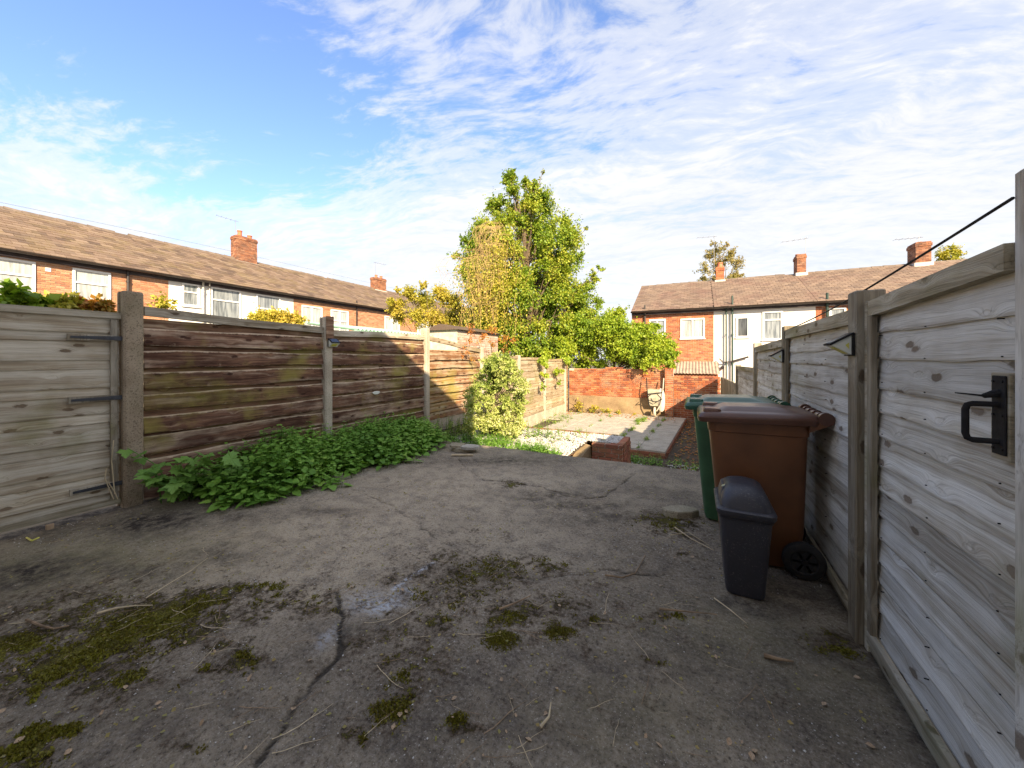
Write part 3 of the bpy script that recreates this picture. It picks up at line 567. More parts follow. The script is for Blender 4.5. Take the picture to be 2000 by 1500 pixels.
def slates(parent, deck, a0, a1, plane, e, r, m, wd, gauge, nparts, near):
    """slate courses from eave e=(pos,z) to ridge r=(pos,z); a runs along the terrace"""
    E = Vector((e[0], 0, e[1])); R = Vector((r[0], 0, r[1])); L = (R-E).length; t = (R-E)/L; nrm = Vector((-t.z, 0, t.x)); nrm = nrm if nrm.z > 0 else -nrm
    mp = (lambda p, a: (p.x, a, p.z)) if plane == 'x' else (lambda p, a: (a, p.x, p.z))
    nv = (nrm.x, 0, nrm.z) if plane == 'x' else (0, nrm.x, nrm.z)
    rows = int(L/gauge); cells = []
    for i in range(rows):
        a = a0-(wd/2 if i % 2 else 0)
        while a < a1:
            s0, s1 = max(a, a0), min(a+wd, a1)
            if s1-s0 > 0.05: cells.append((i, s0, s1))
            a += wd
    cells.sort(key=lambda c: near(c)); mb = MB()
    ang = math.atan2(abs(t.z), abs(t.x)); ub = unit_brick('slate', m)
    for k, (i, s0, s1) in enumerate(cells):
        jl = rnd.uniform(-.012, .012); lift = 0.016+rnd.uniform(0, .012)
        lo = E+t*(i*gauge+jl-0.02)+nrm*lift; hi = E+t*((i+1)*gauge+0.04)+nrm*0.004; s0 += 0.007; s1 -= 0.007; sk = rnd.uniform(-.006, .006)
        if k < nparts:
            mid = (lo+hi)/2+nrm*0.006; tt = hi-lo; an = math.atan2(tt.z, abs(tt.x)); sg = 1 if tt.x > 0 else -1
            p_ = mp(mid, (s0+s1)/2)
            if plane == 'x': piece(ub, 'slate', p_, (tt.length, s1-s0, 0.018), parent, ry=-an*sg)
            else: piece(ub, 'slate', p_, (s1-s0, tt.length, 0.012), parent, rx=an*sg)
        else: mb.hexa(mp(lo, s0), mp(lo, s1), mp(hi+t*sk, s1), mp(hi-t*sk, s0), nv, 0.018, rnd.random()*.98+.01)
    if mb.v: obj('slates', mb, m, parent, kind='stuff')
def chimney(parent, cx, cy, z0, z1, wx, wy, pots, m=None):
    root = MB(); root.box(cx-wx/2+.012, cx+wx/2-.012, cy-wy/2+.012, cy+wy/2-.012, z0, z1-.03); c_ = obj('chimney', root, M['mortar'], parent)
    mb = MB(); z = z0; r = 0
    while z < z1-0.01:
        o_ = 0.03 if z1-z < 0.24 and z1-z > 0.08 else 0.0
        x0, x1, y0, y1 = cx-wx/2-o_, cx+wx/2+o_, cy-wy/2-o_, cy+wy/2+o_
        for (a0, a1, f_) in ((x0, x1, 'y0'), (x0, x1, 'y1'), (y0+.1, y1-.1, 'x0'), (y0+.1, y1-.1, 'x1')):
            a = a0-(0.11 if r % 2 else 0)
            while a < a1:
                s0, s1 = max(a, a0)+.005, min(a+.225, a1)-.005
                if s1-s0 > .03:
                    tn = rnd.random()*.98+.01
                    if f_ == 'y0': mb.box(s0, s1, y0, y0+.1, z+.005, z+.07, tn)
                    elif f_ == 'y1': mb.box(s0, s1, y1-.1, y1, z+.005, z+.07, tn)
                    elif f_ == 'x0': mb.box(x0, x0+.1, s0, s1, z+.005, z+.07, tn)
                    else: mb.box(x1-.1, x1, s0, s1, z+.005, z+.07, tn)
                a += .225
        z += .075; r += 1
    obj('brickwork', mb, m or M['brick_chim'], c_, kind='stuff')
    for px_, py_, h_, r_ in pots:
        p_ = MB(); n_ = 10; rings = []
        for zz, rr in ((0, 1.1), (.05, 1.1), (.07, .95), (h_-.07, .85), (h_-.06, 1.05), (h_, 1.05), (h_, .75), (h_-.15, .7)):
            rings.append([(px_+rr*r_*math.cos(k*6.2832/n_), py_+rr*r_*math.sin(k*6.2832/n_), z1-.03+zz) for k in range(n_)])
        p_.loft(rings); obj('chimney_pot', p_, M['terracotta'], c_, True)
    fl = MB(); fl.box(cx-wx/2-.06, cx+wx/2+.06, cy-wy/2-.06, cy+wy/2+.06, z0, z0+.20); obj('flashing', fl, M['lead'], c_)
    return c_
def aerial(name, base, h, dirv, label, n=5, L=0.9):
    t_ = thing(name, base, label, 'aerial'); b = Vector(base); mb = MB(); mb.tube([b, b+Vector((0, 0, h))], 0.014, 5); obj('mast', mb, M['alu'], t_)
    d_ = Vector(dirv).normalized(); top = b+Vector((0, 0, h-.05)); mb = MB(); mb.tube([top-d_*.15, top+d_*L], 0.009, 4)
    s_ = d_.cross(Vector((0, 0, 1)))
    for i in range(n): c_ = top+d_*(L*i/(n-1)); mb.tube([c_-s_*.2, c_+s_*.2], 0.006, 4)
    obj('boom', mb, M['alu'], t_)

XH, EH, XRG, RH = -20.5, 4.93, -24.6, 7.3            # left terrace face, eave height, ridge
def yl(px, X=XH): return atX(px, 600, X)[1]
def left_house(label, px0, px1, y0, y1, brickm, wins, roofm, nb, ns, chims=(), z0=2.0, gut='pipe'):
    t_ = thing('terraced_house', (XH, (y0+y1)/2, LOW), label, 'house', 'houses of the left terrace')
    wl = MB(); wl.box(XH-8.0, XH, y0, y1, LOW, EH); 
    if brickm: wall = obj('wall', wl, M['mortar'], t_)
    else: wall = obj('wall', wl, M['white_render'], t_)
    holes = []
    for (wy0, wy1, wz0, wz1, panes, gm) in wins:
        window(t_, 'x', XH+.02, 1, wy0, wy1, wz0, wz1, panes, gm); holes.append((wy0-.005, wy1+.005, wz0-.05, wz1+.005))
    if brickm:
        cells = brick_cells(max(y0, 1.0), y1, z0, EH-.02, holes=holes)
        brick_face(cells, 'x', XH+.012, 1, M[brickm], wall, nb, order=lambda c: abs(c[0]-6.3)+(0 if c[3] > 3.2 else 9))
    rf = MB(); rf.add([(XH+.28, y0, EH), (XRG, y0, RH), (XRG-4.2, y0, EH), (XH+.28, y1, EH), (XRG, y1, RH), (XRG-4.2, y1, EH)], [(0,1,2),(3,5,4),(0,3,4,1),(1,4,5,2),(0,2,5,3)])
    roof = obj('roof', rf, M['felt'], t_)
    slates(roof, None, y0, y1, 'x', (XH+.30, EH+.01), (XRG, RH+.01), M[roofm], 0.36, 0.29, ns, lambda c: (abs(c[1]-4.5)) if c[1] > 1.6 else 99)
    for k in range(int((y1-y0)/0.45)):
        a = y0+k*0.45; r_ = MB(); dz = rnd.uniform(-.01, .015)
        r_.add([(XRG-.16, a, RH-.05+dz), (XRG, a, RH+.09+dz), (XRG+.16, a, RH-.05+dz), (XRG-.16, a+.44, RH-.05), (XRG, a+.44, RH+.075), (XRG+.16, a+.44, RH-.05)], [(0,1,4,3),(1,2,5,4),(0,2,1),(3,4,5)])
        obj('ridge_tile', r_, M['ridge'], roof)
    gt = MB(); gt.box(XH+.03, XH+.07, y0, y1, EH-.20, EH-.02); obj('fascia', gt, M['fascia'], t_)
    gt = MB(); n_ = 8; rings = []
    for yy in (y0, y1): rings.append([(XH+.37+.075*math.cos(math.pi+math.pi*k/(n_-1)), yy, EH-.01+.075*math.sin(math.pi+math.pi*k/(n_-1))) for k in range(n_)])
    gt.loft(rings); obj('gutter', gt, M[gut], t_, True)
    for c_ in chims: chimney(roof, *c_)
    return t_
ONE2 = [(0,1,0,.68),(0,1,.68,1)]; TWO = [(0,.5,0,1),(.5,1,0,1)]; THREE = [(0,.5,0,1),(.5,1,0,.55),(.5,1,.55,1)]
yA = yl(329); yB_ = yl(573); yC = yl(716)
hz = lambda px, py: atX(px, py, XH)[2]
hA = left_house('orange brick terraced house behind the near left gate, with two wide white windows', 0, 0, -9.0, yA, 'brick_orange',
    [(yl(-60), yl(69), 3.1, 4.68, ONE2, [M['glass_net'], M['glass_net']]), (yl(141), yl(216), 3.1, 4.68, ONE2, [M['glass_net'], M['glass_net']])], 'slate', 300, 300, z0=2.3)
hB = left_house('white rendered terraced house with three white windows, left of the garden', 0, 0, yA, yB_, None,
    [(yl(355), yl(389), hz(372, 598), hz(355, 552), [(0,1,0,.62),(0,1,.62,1)], [M['glass']]), (yl(411), yl(470), 2.9, hz(411, 560), ONE2, [M['glass'], M['glass']]),
     (yl(500), yl(547), 2.9, hz(500, 574), [(0,1,0,.6),(0,1,.6,1)], [M['glass']])], 'slate', 0, 60,
    chims=[(XRG, yl(477, XRG), RH-.35, RH+1.35, 0.62, 1.15, [(XRG, yl(477, XRG)-.25, .42, .13), (XRG, yl(477, XRG)+.3, .28, .13)])])
hC = left_house('brick terraced house with two small white windows, beyond the white rendered one', 0, 0, yB_, yC, 'brick_orange',
    [(yl(589), yl(629), 3.05, hz(589, 596), TWO, [M['glass_net']]), (yl(646), yl(680), 2.9, hz(646, 604), THREE, [M['glass_net']])], 'slate', 0, 0, z0=2.6)
hD = left_house('farthest brick house of the left terrace, half hidden by the small yellow tree', 0, 0, yC, 36.0, 'brick_orange',
    [(yl(751), yl(780), 3.2, hz(751, 617), TWO, [M['glass_net']]), (yl(815), yl(850), 3.2, 4.6, TWO, [M['glass_net']])], 'slate', 0, 0,
    chims=[(XRG, yl(739, XRG), RH-.3, RH+.95, 0.62, 1.2, [(XRG, yl(739, XRG)-.25, .3, .12), (XRG, yl(739, XRG)+.3, .3, .12)])], z0=2.6)
def vpipe(parent, x_, y_, z0, z1, m, r=0.045, hop=False, wall=None):
    mb = MB(); mb.tube([(x_, y_, z0), (x_, y_, z1)], r, 8)
    zz = z0+.6
    while zz < z1: mb.tube([(x_, y_, zz), (x_, y_, zz+.06)], r*1.35, 8); zz += 1.4
    if hop: mb.box(x_-.1, x_+.1, y_-.1, y_+.1, z1-.25, z1)
    obj('downpipe', mb, m, parent)
vpipe(hA, XH+.09, yl(248), 1.0, EH-.05, M['pipe']); vpipe(hB, XH+.09, yl(395), 1.0, EH-.05, M['lead']); vpipe(hB, XH+.07, yl(408), 1.0, EH-.05, M['lead'], 0.03)
vpipe(hC, XH+.09, yl(695), 1.0, EH+.3, M['pipe']); 
mb = MB(); mb.box(XH, XH+.03, yl(88), yl(99), 4.42, 4.55); obj('air_vent', mb, M['upvc'], hA)
aerial('television_aerial', (XRG, yl(460, XRG), RH+1.0), 1.3, (-.3, -1, .1), 'aerial on the near chimney of the left terrace')
aerial('television_aerial', (XRG, yl(733, XRG), RH+.6), 1.7, (.3, 1, 0), 'aerial above the far chimney of the left terrace')
mb = MB(); mb.tube([atX(0, 395, -26.0), atX(250, 447, -26), atX(450, 490, -26), atX(800, 570, -26)], 0.005, 4); tag(obj('overhead_wire', mb, M['pipe']), 'thin overhead wire above the left terrace roof', 'wire')

YH, EH2, YRG, RH2 = 21.0, 3.86, 25.0, 5.95
def xr(px, Y=YH): return atY(px, 600, Y)[0]
def right_house(label, x0, x1, brickm, wins, chims=(), z0=LOW):
    t_ = thing('terraced_house', ((x0+x1)/2, YH, LOW), label, 'house', 'houses of the far terrace')
    wl = MB(); wl.box(x0, x1, YH, YH+8, LOW, EH2); wall = obj('wall', wl, M['mortar'] if brickm else M['white_render'], t_)
    holes = []
    for (a0, a1, b0, b1, panes, gm) in wins:
        window(t_, 'y', YH-.02, -1, a0, a1, b0, b1, panes, gm); holes.append((a0-.005, a1+.005, b0-.05, b1+.005))
    if brickm: brick_face(brick_cells(x0, x1, max(z0, 0.3), EH2-.02, holes=holes), 'y', YH-.012, -1, M[brickm], wall, 0)
    rf = MB(); rf.add([(x0, YH-.28, EH2), (x0, YRG, RH2), (x0, YRG+4.2, EH2), (x1, YH-.28, EH2), (x1, YRG, RH2), (x1, YRG+4.2, EH2)], [(0,2,1),(3,4,5),(0,1,4,3),(1,2,5,4),(0,3,5,2)])
    roof = obj('roof', rf, M['felt'], t_); slates(roof, None, x0, x1, 'y', (YH-.30, EH2+.01), (YRG, RH2+.01), M['slate2'], 0.30, 0.215, 0, lambda c: 0)
    for k in range(int((x1-x0)/0.45)):
        a = x0+k*0.45; r_ = MB(); dz = rnd.uniform(-.01, .015)
        r_.add([(a, YRG-.15, RH2-.05+dz), (a, YRG, RH2+.08+dz), (a, YRG+.15, RH2-.05+dz), (a+.44, YRG-.15, RH2-.05), (a+.44, YRG, RH2+.07), (a+.44, YRG+.15, RH2-.05)], [(0,3,4,1),(1,4,5,2),(0,1,2),(3,5,4)])
        obj('ridge_tile', r_, M['ridge'], roof)
    gt = MB(); gt.box(x0, x1, YH-.07, YH-.03, EH2-.17, EH2-.02); obj('fascia', gt, M['fascia'], t_)
    gt = MB(); rings = []
    for xx in (x0, x1): rings.append([(xx, YH-.37+.07*math.cos(math.pi+math.pi*k/7), EH2-.01+.07*math.sin(math.pi+math.pi*k/7)) for k in range(8)])
    gt.loft(rings); obj('gutter', gt, M['pipe'], t_, True)
    for c_ in chims: chimney(roof, *c_)
    return t_
h2 = lambda px, py: atY(px, py, YH)[2]
xE0, xE1, xF1 = xr(1234), xr(1394), xr(1593)
cx1, cx2, cx3 = xr(1406, YRG), xr(1562, YRG), xr(1795, YRG)
hE = right_house('red brick end house of the far terrace, behind the leafy bush', xE0, xE1, 'brick',
    [(xr(1268), xr(1300), h2(1268, 655), h2(1268, 625), TWO, [M['glass']]), (xr(1329), xr(1376), h2(1350, 661), h2(1350, 622), TWO, [M['glass_net']])])
hF = right_house('white rendered house in the middle of the far terrace', xE1, xF1, None,
    [(xr(1438), xr(1463), h2(1450, 659), h2(1450, 619), [(0,1,0,1)], [M['glass_dark']]), (xr(1489), xr(1528), h2(1508, 664), h2(1508, 608), [(0,1,0,.70),(0,1,.70,1)], [M['glass'], M['glass']])],
    chims=[(cx1, YRG, RH2-.2, RH2+.78, .42, .5, [(cx1, YRG, .3, .14)], M['brick']), (cx2, YRG-.0, RH2-.2, RH2+.95, .40, .8, [(cx2-.1, YRG, .16, .1)])])
hG = right_house('brick house at the right end of the far terrace, above the fence', xF1, 16.0, 'brick',
    [(xr(1619), xr(1652), 2.6, h2(1635, 601), [(0,1,0,.65),(0,1,.65,1)], [M['glass']])], chims=[(cx3, YRG, RH2-.2, RH2+.95, .55, .8, [(cx3, YRG, .16, .1)])])
vpipe(hE, xr(1260), YH-.1, LOW, EH2+.35, M['pipe']); vpipe(hF, xr(1418), YH-.12, LOW, EH2-.05, M['pipe_green'], .035); vpipe(hF, xr(1430), YH-.12, LOW, EH2+.55, M['pipe_green'], 0.042)
vpipe(hG, xr(1614), YH-.12, LOW, EH2+.4, M['pipe_green'], 0.05)
# branching soil pipe on the white wall
mb = MB(); a = xr(1430)
mb.tube([atY(1462, 697, YH-.16), atY(1440, 703, YH-.16), (a, YH-.16, h2(1430, 706))], 0.045, 8); mb.tube([(a, YH-.16, h2(1430, 706)), atY(1412, 708, YH-.18), atY(1405, 700, YH-.2)], 0.035, 8); mb.tube([atY(1411, 718, YH-.1), atY(1411, 718, YH-.32)], 0.09, 10)
obj('waste_pipe', mb, M['pipe'], hF)
aerial('television_aerial', (cx1-.3, YRG, RH2+.5), 2.2, (-1, -.2, 0), 'aerial beside the red chimney pot of the far terrace', 4)
aerial('television_aerial', (cx2+.25, YRG, RH2+.7), 1.25, (-1, -.2, -.1), 'aerial on the middle chimney of the far terrace', 5, 1.1)
aerial('television_aerial', (cx3, YRG, RH2+.8), .55, (-1, -.1, 0), 'aerial on the rightmost chimney of the far terrace', 5)
# lean-to roof
mb = MB(); xa, xb = xr(1312), xr(1402); n_ = 60
vs_ = []; 
for i in range(n_+1):
    xx = xa+(xb-xa)*i/n_; dz = .018*math.sin(i*math.pi*.5)
    vs_ += [(xx, 19.2, 0.66+dz), (xx, YH-.01, 1.2+dz), (xx, 19.2, 0.64+dz), (xx, YH-.01, 1.18+dz)]
fs = []
for i in range(n_): b = i*4; fs += [(b, b+4, b+5, b+1), (b+2, b+3, b+7, b+6), (b, b+2, b+6, b+4)]
lt = thing('lean_to', ((xa+xb)/2, 20, LOW), 'low lean-to with a corrugated roof against the red brick house', 'lean-to')
mb.add(vs_, fs); obj('roof_sheet', mb, M['corrug'], lt); mb = MB(); mb.box(xa+.05, xb-.05, 19.35, YH-.1, LOW, .6); obj('wall', mb, M['brick_old'], lt)

# ------------------------------------------------------------------ unseen house behind the camera, plus a wing and low block added to shape yard shade
def back_blocker(name, x0, x1, y, za, zb, dep, label):
    """mono-pitch block, wall top rising from za at x0 to zb at x1"""
    t_ = thing(name, ((x0+x1)/2, y-1, 0), label, 'house'); mb = MB()
    mb.add([(x0,y-dep,-1),(x1,y-dep,-1),(x1,y,-1),(x0,y,-1),(x0,y-dep,za),(x1,y-dep,zb),(x1,y,zb),(x0,y,za)], [(0,3,2,1),(4,5,6,7),(0,1,5,4),(1,2,6,5),(2,3,7,6),(3,0,4,7)]); obj('wall', mb, M['white_render'], t_)
    mb = MB(); y1_ = y+.3
    mb.add([(x0,y-dep,za+.5),(x1,y-dep,zb+.5),(x1,y1_,zb+.004),(x0,y1_,za+.004),(x0,y-dep,za+.6),(x1,y-dep,zb+.6),(x1,y1_,zb+.10),(x0,y1_,za+.10)], [(0,3,2,1),(4,5,6,7),(0,1,5,4),(1,2,6,5),(2,3,7,6),(3,0,4,7)]); obj('roof', mb, M['felt'], t_)
back_blocker('house', -1.6, 2.3, -0.9, 5.2, 5.2, 1.8, 'house wall standing behind the photographer, at the head of the yard')  # house inferred from its shadow; depth cut short so sun slips past behind
back_blocker('added_wing', -4.7, -1.602, -0.9, 2.3, 4.18, 1.8, 'sloping wing added unseen behind the photographer on the left, to shade the gate')  # added wing, sloped so the gate stays shaded and shrubs catch sun
back_blocker('added_low_block', 2.302, 5.2, -0.9, 3.7, 3.7, 1.8, 'low block added unseen behind the photographer beyond the right fence, shaping the shade')  # added block, kept low so sun reaches the gravel bed

# ------------------------------------------------------------------ fences
def board(Xf, sg, y0, y1, za, zb, th=0.014, lean=0.010, wav=0.010, n=12, ztop=None, seed=None):
    """one long board; Xf = face of the panel, sg = side it faces, lower edge leans outwards; tone marks the worn edges"""
    r = random.Random(seed); mb = MB(); p1, p2, p3, p4 = [r.uniform(0, 6.28) for _ in range(4)]; L = y1-y0; k1, k2 = r.uniform(.8, 1.6), r.uniform(2.2, 4.2)
    vs_ = []; tn = []
    for i in range(n+1):
        t = i/n; yy = y0+L*t
        d0 = wav*(math.sin(p1+k1*t*6.28/1.6)*.7+math.sin(p2+k2*t*6.28/1.6)*.40+r.gauss(0, .10)); d1 = wav*(math.sin(p3+k1*t*6.28/1.6)*.7+math.sin(p4+k2*t*4)*.45+r.gauss(0, .10))
        z0 = (za if not callable(za) else za(t))+d0; z1 = (zb if not callable(zb) else zb(t))+d1*(0.8 if ztop is None else 0)
        xa, xb = th+lean, th*.6; L_ = lambda f: Xf+sg*(xa+(xb-xa)*f)
        vs_ += [(Xf+sg*(xa-.003), yy, z0), (L_(.04), yy, z0+(z1-z0)*.06), (L_(.8), yy, z0+(z1-z0)*.80), (Xf+sg*(xb-.002), yy, z1), (Xf+sg*lean, yy, z0), (Xf, yy, z1)]; tn += [.55, .25, .0, 1.0, .3, .3]
    fs = [(4,0,1,2,3,5), tuple(6*n+k for k in (5,3,2,1,0,4))]
    for i in range(n):
        a = 6*i; b = a+6; fs += [(a,b,b+1,a+1), (a+1,b+1,b+2,a+2), (a+2,b+2,b+3,a+3), (a+3,b+3,b+5,a+5), (b+4,a+4,a+5,b+5), (a+4,b+4,b,a)]
    if sg < 0: fs = [f[::-1] for f in fs]
    mb.add(vs_, fs); mb.t = tn; return mb
def lap_panel(label, X, sg, y0, y1, z0, z1a, z1b, mats, pitch=0.15, rail=0.075, battens=(), pitchvar=0.02, wav=0.008, group=None, name='fence', cat='fence', tilt=0.0, frame=0.035, seed=1, finelap=False):
    t_ = thing(name, (X, (y0+y1)/2, z0), label, cat, group); r = random.Random(seed)
    zt = min(z1a, z1b)-rail*.5; z = zt; i = 0
    while z > z0+.03:
        p_ = pitch+r.uniform(-pitchvar, pitchvar)
        if finelap: p_ = pitch*(1.35 if i % 2 == 0 else .65)
        zl = max(z-p_, z0)
        top = (lambda t, z=z: max(z1a+(z1b-z1a)*t-rail*.5, z+.02)) if i == 0 else z+.025
        tl = tilt*(1-(z-z0)/(zt-z0))
        lo = (lambda t, zl=zl, tl=tl: max(z0, zl+tl*(t-.5)))
        if i: top = (lambda t, z=z, tl=tl: z+.025+tl*(t-.5))
        ln = (0.009 if sg < 0 else .013) if not finelap or i % 2 == 0 else 0.005
        obj('board', board(X, sg, y0+.005, y1-.005, lo, top, 0.012, ln, wav if not finelap or i % 2 == 0 else wav*.4, ztop=1 if i == 0 else None, seed=seed*100+i), mats[0], t_)
        z = zl; i += 1
    nl = MB(); zz = z0+.07
    for yc_ in [y0+.06, y1-.06]+[y0+(y1-y0)*k_ for k_ in ((.33, .66) if y1-y0 > .9 else (.5,))]:
        zz = z0+.05
        while zz < zt-.03: q_ = (yc_+r.gauss(0, .006), zz+r.gauss(0, .008)); nl.tube([(X+sg*.010, *q_), (X+sg*.0235, *q_)], .0021, 6); zz += pitch*.98
    obj('nails', nl, M['black_metal'], t_, kind='stuff')
    mb = MB(); e = sg*.045
    a, b = sorted((X-.012*sg, X+e)); 
    mb.add([(a,y0,z1a-rail),(b,y0,z1a-rail),(b,y1,z1b-rail),(a,y1,z1b-rail),(a,y0,z1a),(b,y0,z1a),(b,y1,z1b),(a,y1,z1b)], [(0,3,2,1),(4,5,6,7),(0,1,5,4),(1,2,6,5),(2,3,7,6),(3,0,4,7)])
    obj('top_rail', mb, mats[1], t_)
    for yb in battens:
        mb = MB(); a, b = sorted((X+sg*.026, X+sg*.050)); mb.cbox(a, b, yb-.022, yb+.022, z0, min(z1a, z1b)-rail-.002, .003); obj('batten', mb, mats[2], t_)
    # kick rail
    mb = MB(); a, b = sorted((X+sg*.030, X+sg*.052)); mb.cbox(a, b, y0+.004, y1-.004, z0-.002, z0+.05, .003); obj('bottom_rail', mb, mats[1], t_)
    return t_
def waney_panel(label, y0, y1, z0, z1a, z1b, seed, fm='dark_board', group='dark waney fence panels on the left', missing=False):
    X = XL; t_ = thing('fence', (X, (y0+y1)/2, z0), label, 'fence', group); r = random.Random(seed)
    zt = min(z1a, z1b)-.085; hs = [.045,.135]; z = zt; i = 0; Htot = zt-z0; n = 8; pit = Htot/n
    for i in range(n):
        za = z0+pit*(n-1-i); zb = za+pit; gap = pit*r.uniform(.22, .38)
        obj('inner_board', board(X-.012, 1, y0, y1, za+pit*.45, zb+.03, .012, .0, .004, seed=seed*50+i), M['dark_back'] if fm == 'dark_board' else M[fm], t_)
        obj('board', board(X+.004, 1, y0, y1, za-.012, zb-gap, .016, .017, .011, n=16, seed=seed*70+i), M[fm], t_)
    mb = MB(); a, b = X-.02, X+.04
    ph = r.uniform(0, 6); m_ = 12; vs_ = []
    for k in range(m_+1):
        t = k/m_; zz = z1a+(z1b-z1a)*t+.006*math.sin(ph+t*7); vs_ += [(b, y0+(y1-y0)*t, zz-.085), (b, y0+(y1-y0)*t, zz), (a, y0+(y1-y0)*t, zz), (a, y0+(y1-y0)*t, zz-.085)]
    fs = [(0,1,2,3), (4*m_+3,4*m_+2,4*m_+1,4*m_)]
    for k in range(m_): q0 = 4*k; q1 = q0+4; fs += [(q0+j, q1+j, q1+(j+1)%4, q0+(j+1)%4) for j in range(4)]
    mb.add(vs_, fs); obj('top_rail', mb, M['dark_rail'] if fm == 'dark_board' else M['pale_board'], t_)
    return t_
YP = [atX(p_, 700, XL)[1] for p_ in (255, 636, 830, 938)]
def post(name, X, y, w_, d_, z0, z1, m, label, group=None, notch=False, slope=0.0):
    mb = MB()
    if notch:   # concrete slotted post
        h = w_/2; k = .022; p_ = [(-d_/2,-h),(d_/2-.018,-h),(d_/2,-h+.018),(d_/2,h-.018),(d_/2-.018,h),(-d_/2,h),(-d_/2,h-.0),(-.02,h),(-.02,h-k),(-.045,h-k),(-.045,h),(-d_/2,h)]
        sec = [(-d_/2,-h),(-.05,-h),(-.05,-h+k),(0,-h+k),(0,-h),(d_/2-.015,-h),(d_/2,-h+.015),(d_/2,h-.015),(d_/2-.015,h),(0,h),(0,h-k),(-.05,h-k),(-.05,h),(-d_/2,h)]
        mb.loft([[(X+a, y+b, z) for a, b in sec] for z in (z0, z0+.6, z1-.02)]+[[(X+a*.93, y+b*.93, z1) for a, b in sec]])
    else: mb.cbox(X-d_/2, X+d_/2, y-w_/2, y+w_/2, z0, z1, .006)
    return tag(obj(name, mb, m), label, 'fence post', group)
# left side, nearest first
ztop0 = atX(250, 568, XL+.09)[2]
yc0 = YP[0]-.01
post('fence_post', XL+.02, yc0+.005, .135, .15, -.03, ztop0, M['conc_post'], 'tall mottled concrete post between the left gate and the dark fence', notch=True)
post('fence_post', XL+.015, YP[1], .115, .13, -.1, atX(635, 619, XL+.05)[2], M['conc_wood'], 'concrete post on the left with a solar light near its top', notch=True)
post('fence_post', XL+.015, YP[2], .115, .13, -.1, atX(830, 640, XL+.05)[2], M['conc_wood'], 'pale concrete post between the second and third dark panels', notch=True)
post('fence_post', XL+.015, YP[3], .115, .13, -.9, 1.62, M['conc_wood'], 'pale concrete post behind the variegated shrub', notch=True)
for k, (yy, zt, lb) in enumerate(((9.75, 1.44, 'concrete post hidden behind the shrub in the pale far fence'), (11.8, 1.42, 'concrete post in the pale far fence, right of the shrub'), (14.0, 1.32, 'last concrete post of the pale far fence, by the brick wall corner'))):
    post('fence_post', XL+.015, yy, .12, .13, -.95, zt, M['conc_wood'], lb, notch=True)
mb = MB(); mb.cbox(XL+.085, XL+.10, YP[1]-.06, YP[1]+.058, 1.60, atX(635, 619, XL+.05)[2]+.01, .003); tag(obj('post_board', mb, M['dark_back']), 'dark board fixed to the top of the post with the solar light', 'board')
waney_panel('first dark brown waney panel, right of the tall concrete post', YP[0]+.085, YP[1]-.06, .02, 1.835, 1.78, 3)
waney_panel('second dark brown waney panel, half in sunlight', YP[1]+.06, YP[2]-.06, .02, 1.76, 1.80, 4)
p3 = waney_panel('third waney panel with sagging orange boards, behind the shrub', YP[2]+.06, YP[3]-.06, .14, 1.79, 1.58, 5, 'orange_board')
mb = MB(); mb.cbox(XL-.02, XL+.02, YP[2]+.06, YP[3]-.06, -.3, .13, .004); tag(obj('gravel_board', mb, M['conc_wood']), 'concrete gravel board under the sagging third panel', 'gravel board')
mb = MB(); mb.cbox(XL-.02, XL+.02, YP[0]+.1, YP[2]-.06, -.3, .012, .004); tag(obj('gravel_board', mb, M['conc_post']), 'low concrete gravel board behind the nettles', 'gravel board')
for k, (a, b, z1, lb) in enumerate(((YP[3]+.06, 9.69, 1.42, 'pale fence panel directly behind the shrub'), (9.81, 11.74, 1.38, 'pale fence panel between shrub and hanging foliage'), (11.86, 13.94, 1.33, 'pale fence panel nearest the brick wall corner'))):
    lap_panel(lb, XL, 1, a, b, -.42, z1, z1, (M['pale_board'], M['pale_board'], M['pale_board']), pitch=.20, group='pale far fence panels', seed=20+k, wav=.003)
    mb = MB(); mb.cbox(XL-.02, XL+.02, a, b, -.93, -.425, .004); tag(obj('gravel_board', mb, M['conc_wood']), 'pale concrete gravel board under the '+lb, 'gravel board')
mb = MB(); mb.cbox(XL-.03, XL+.03, 14.06, YW-.12, -.93, 1.25, .004); tag(obj('end_board', mb, M['orange_board']), 'short upright boards closing the corner by the brick wall', 'fence board')
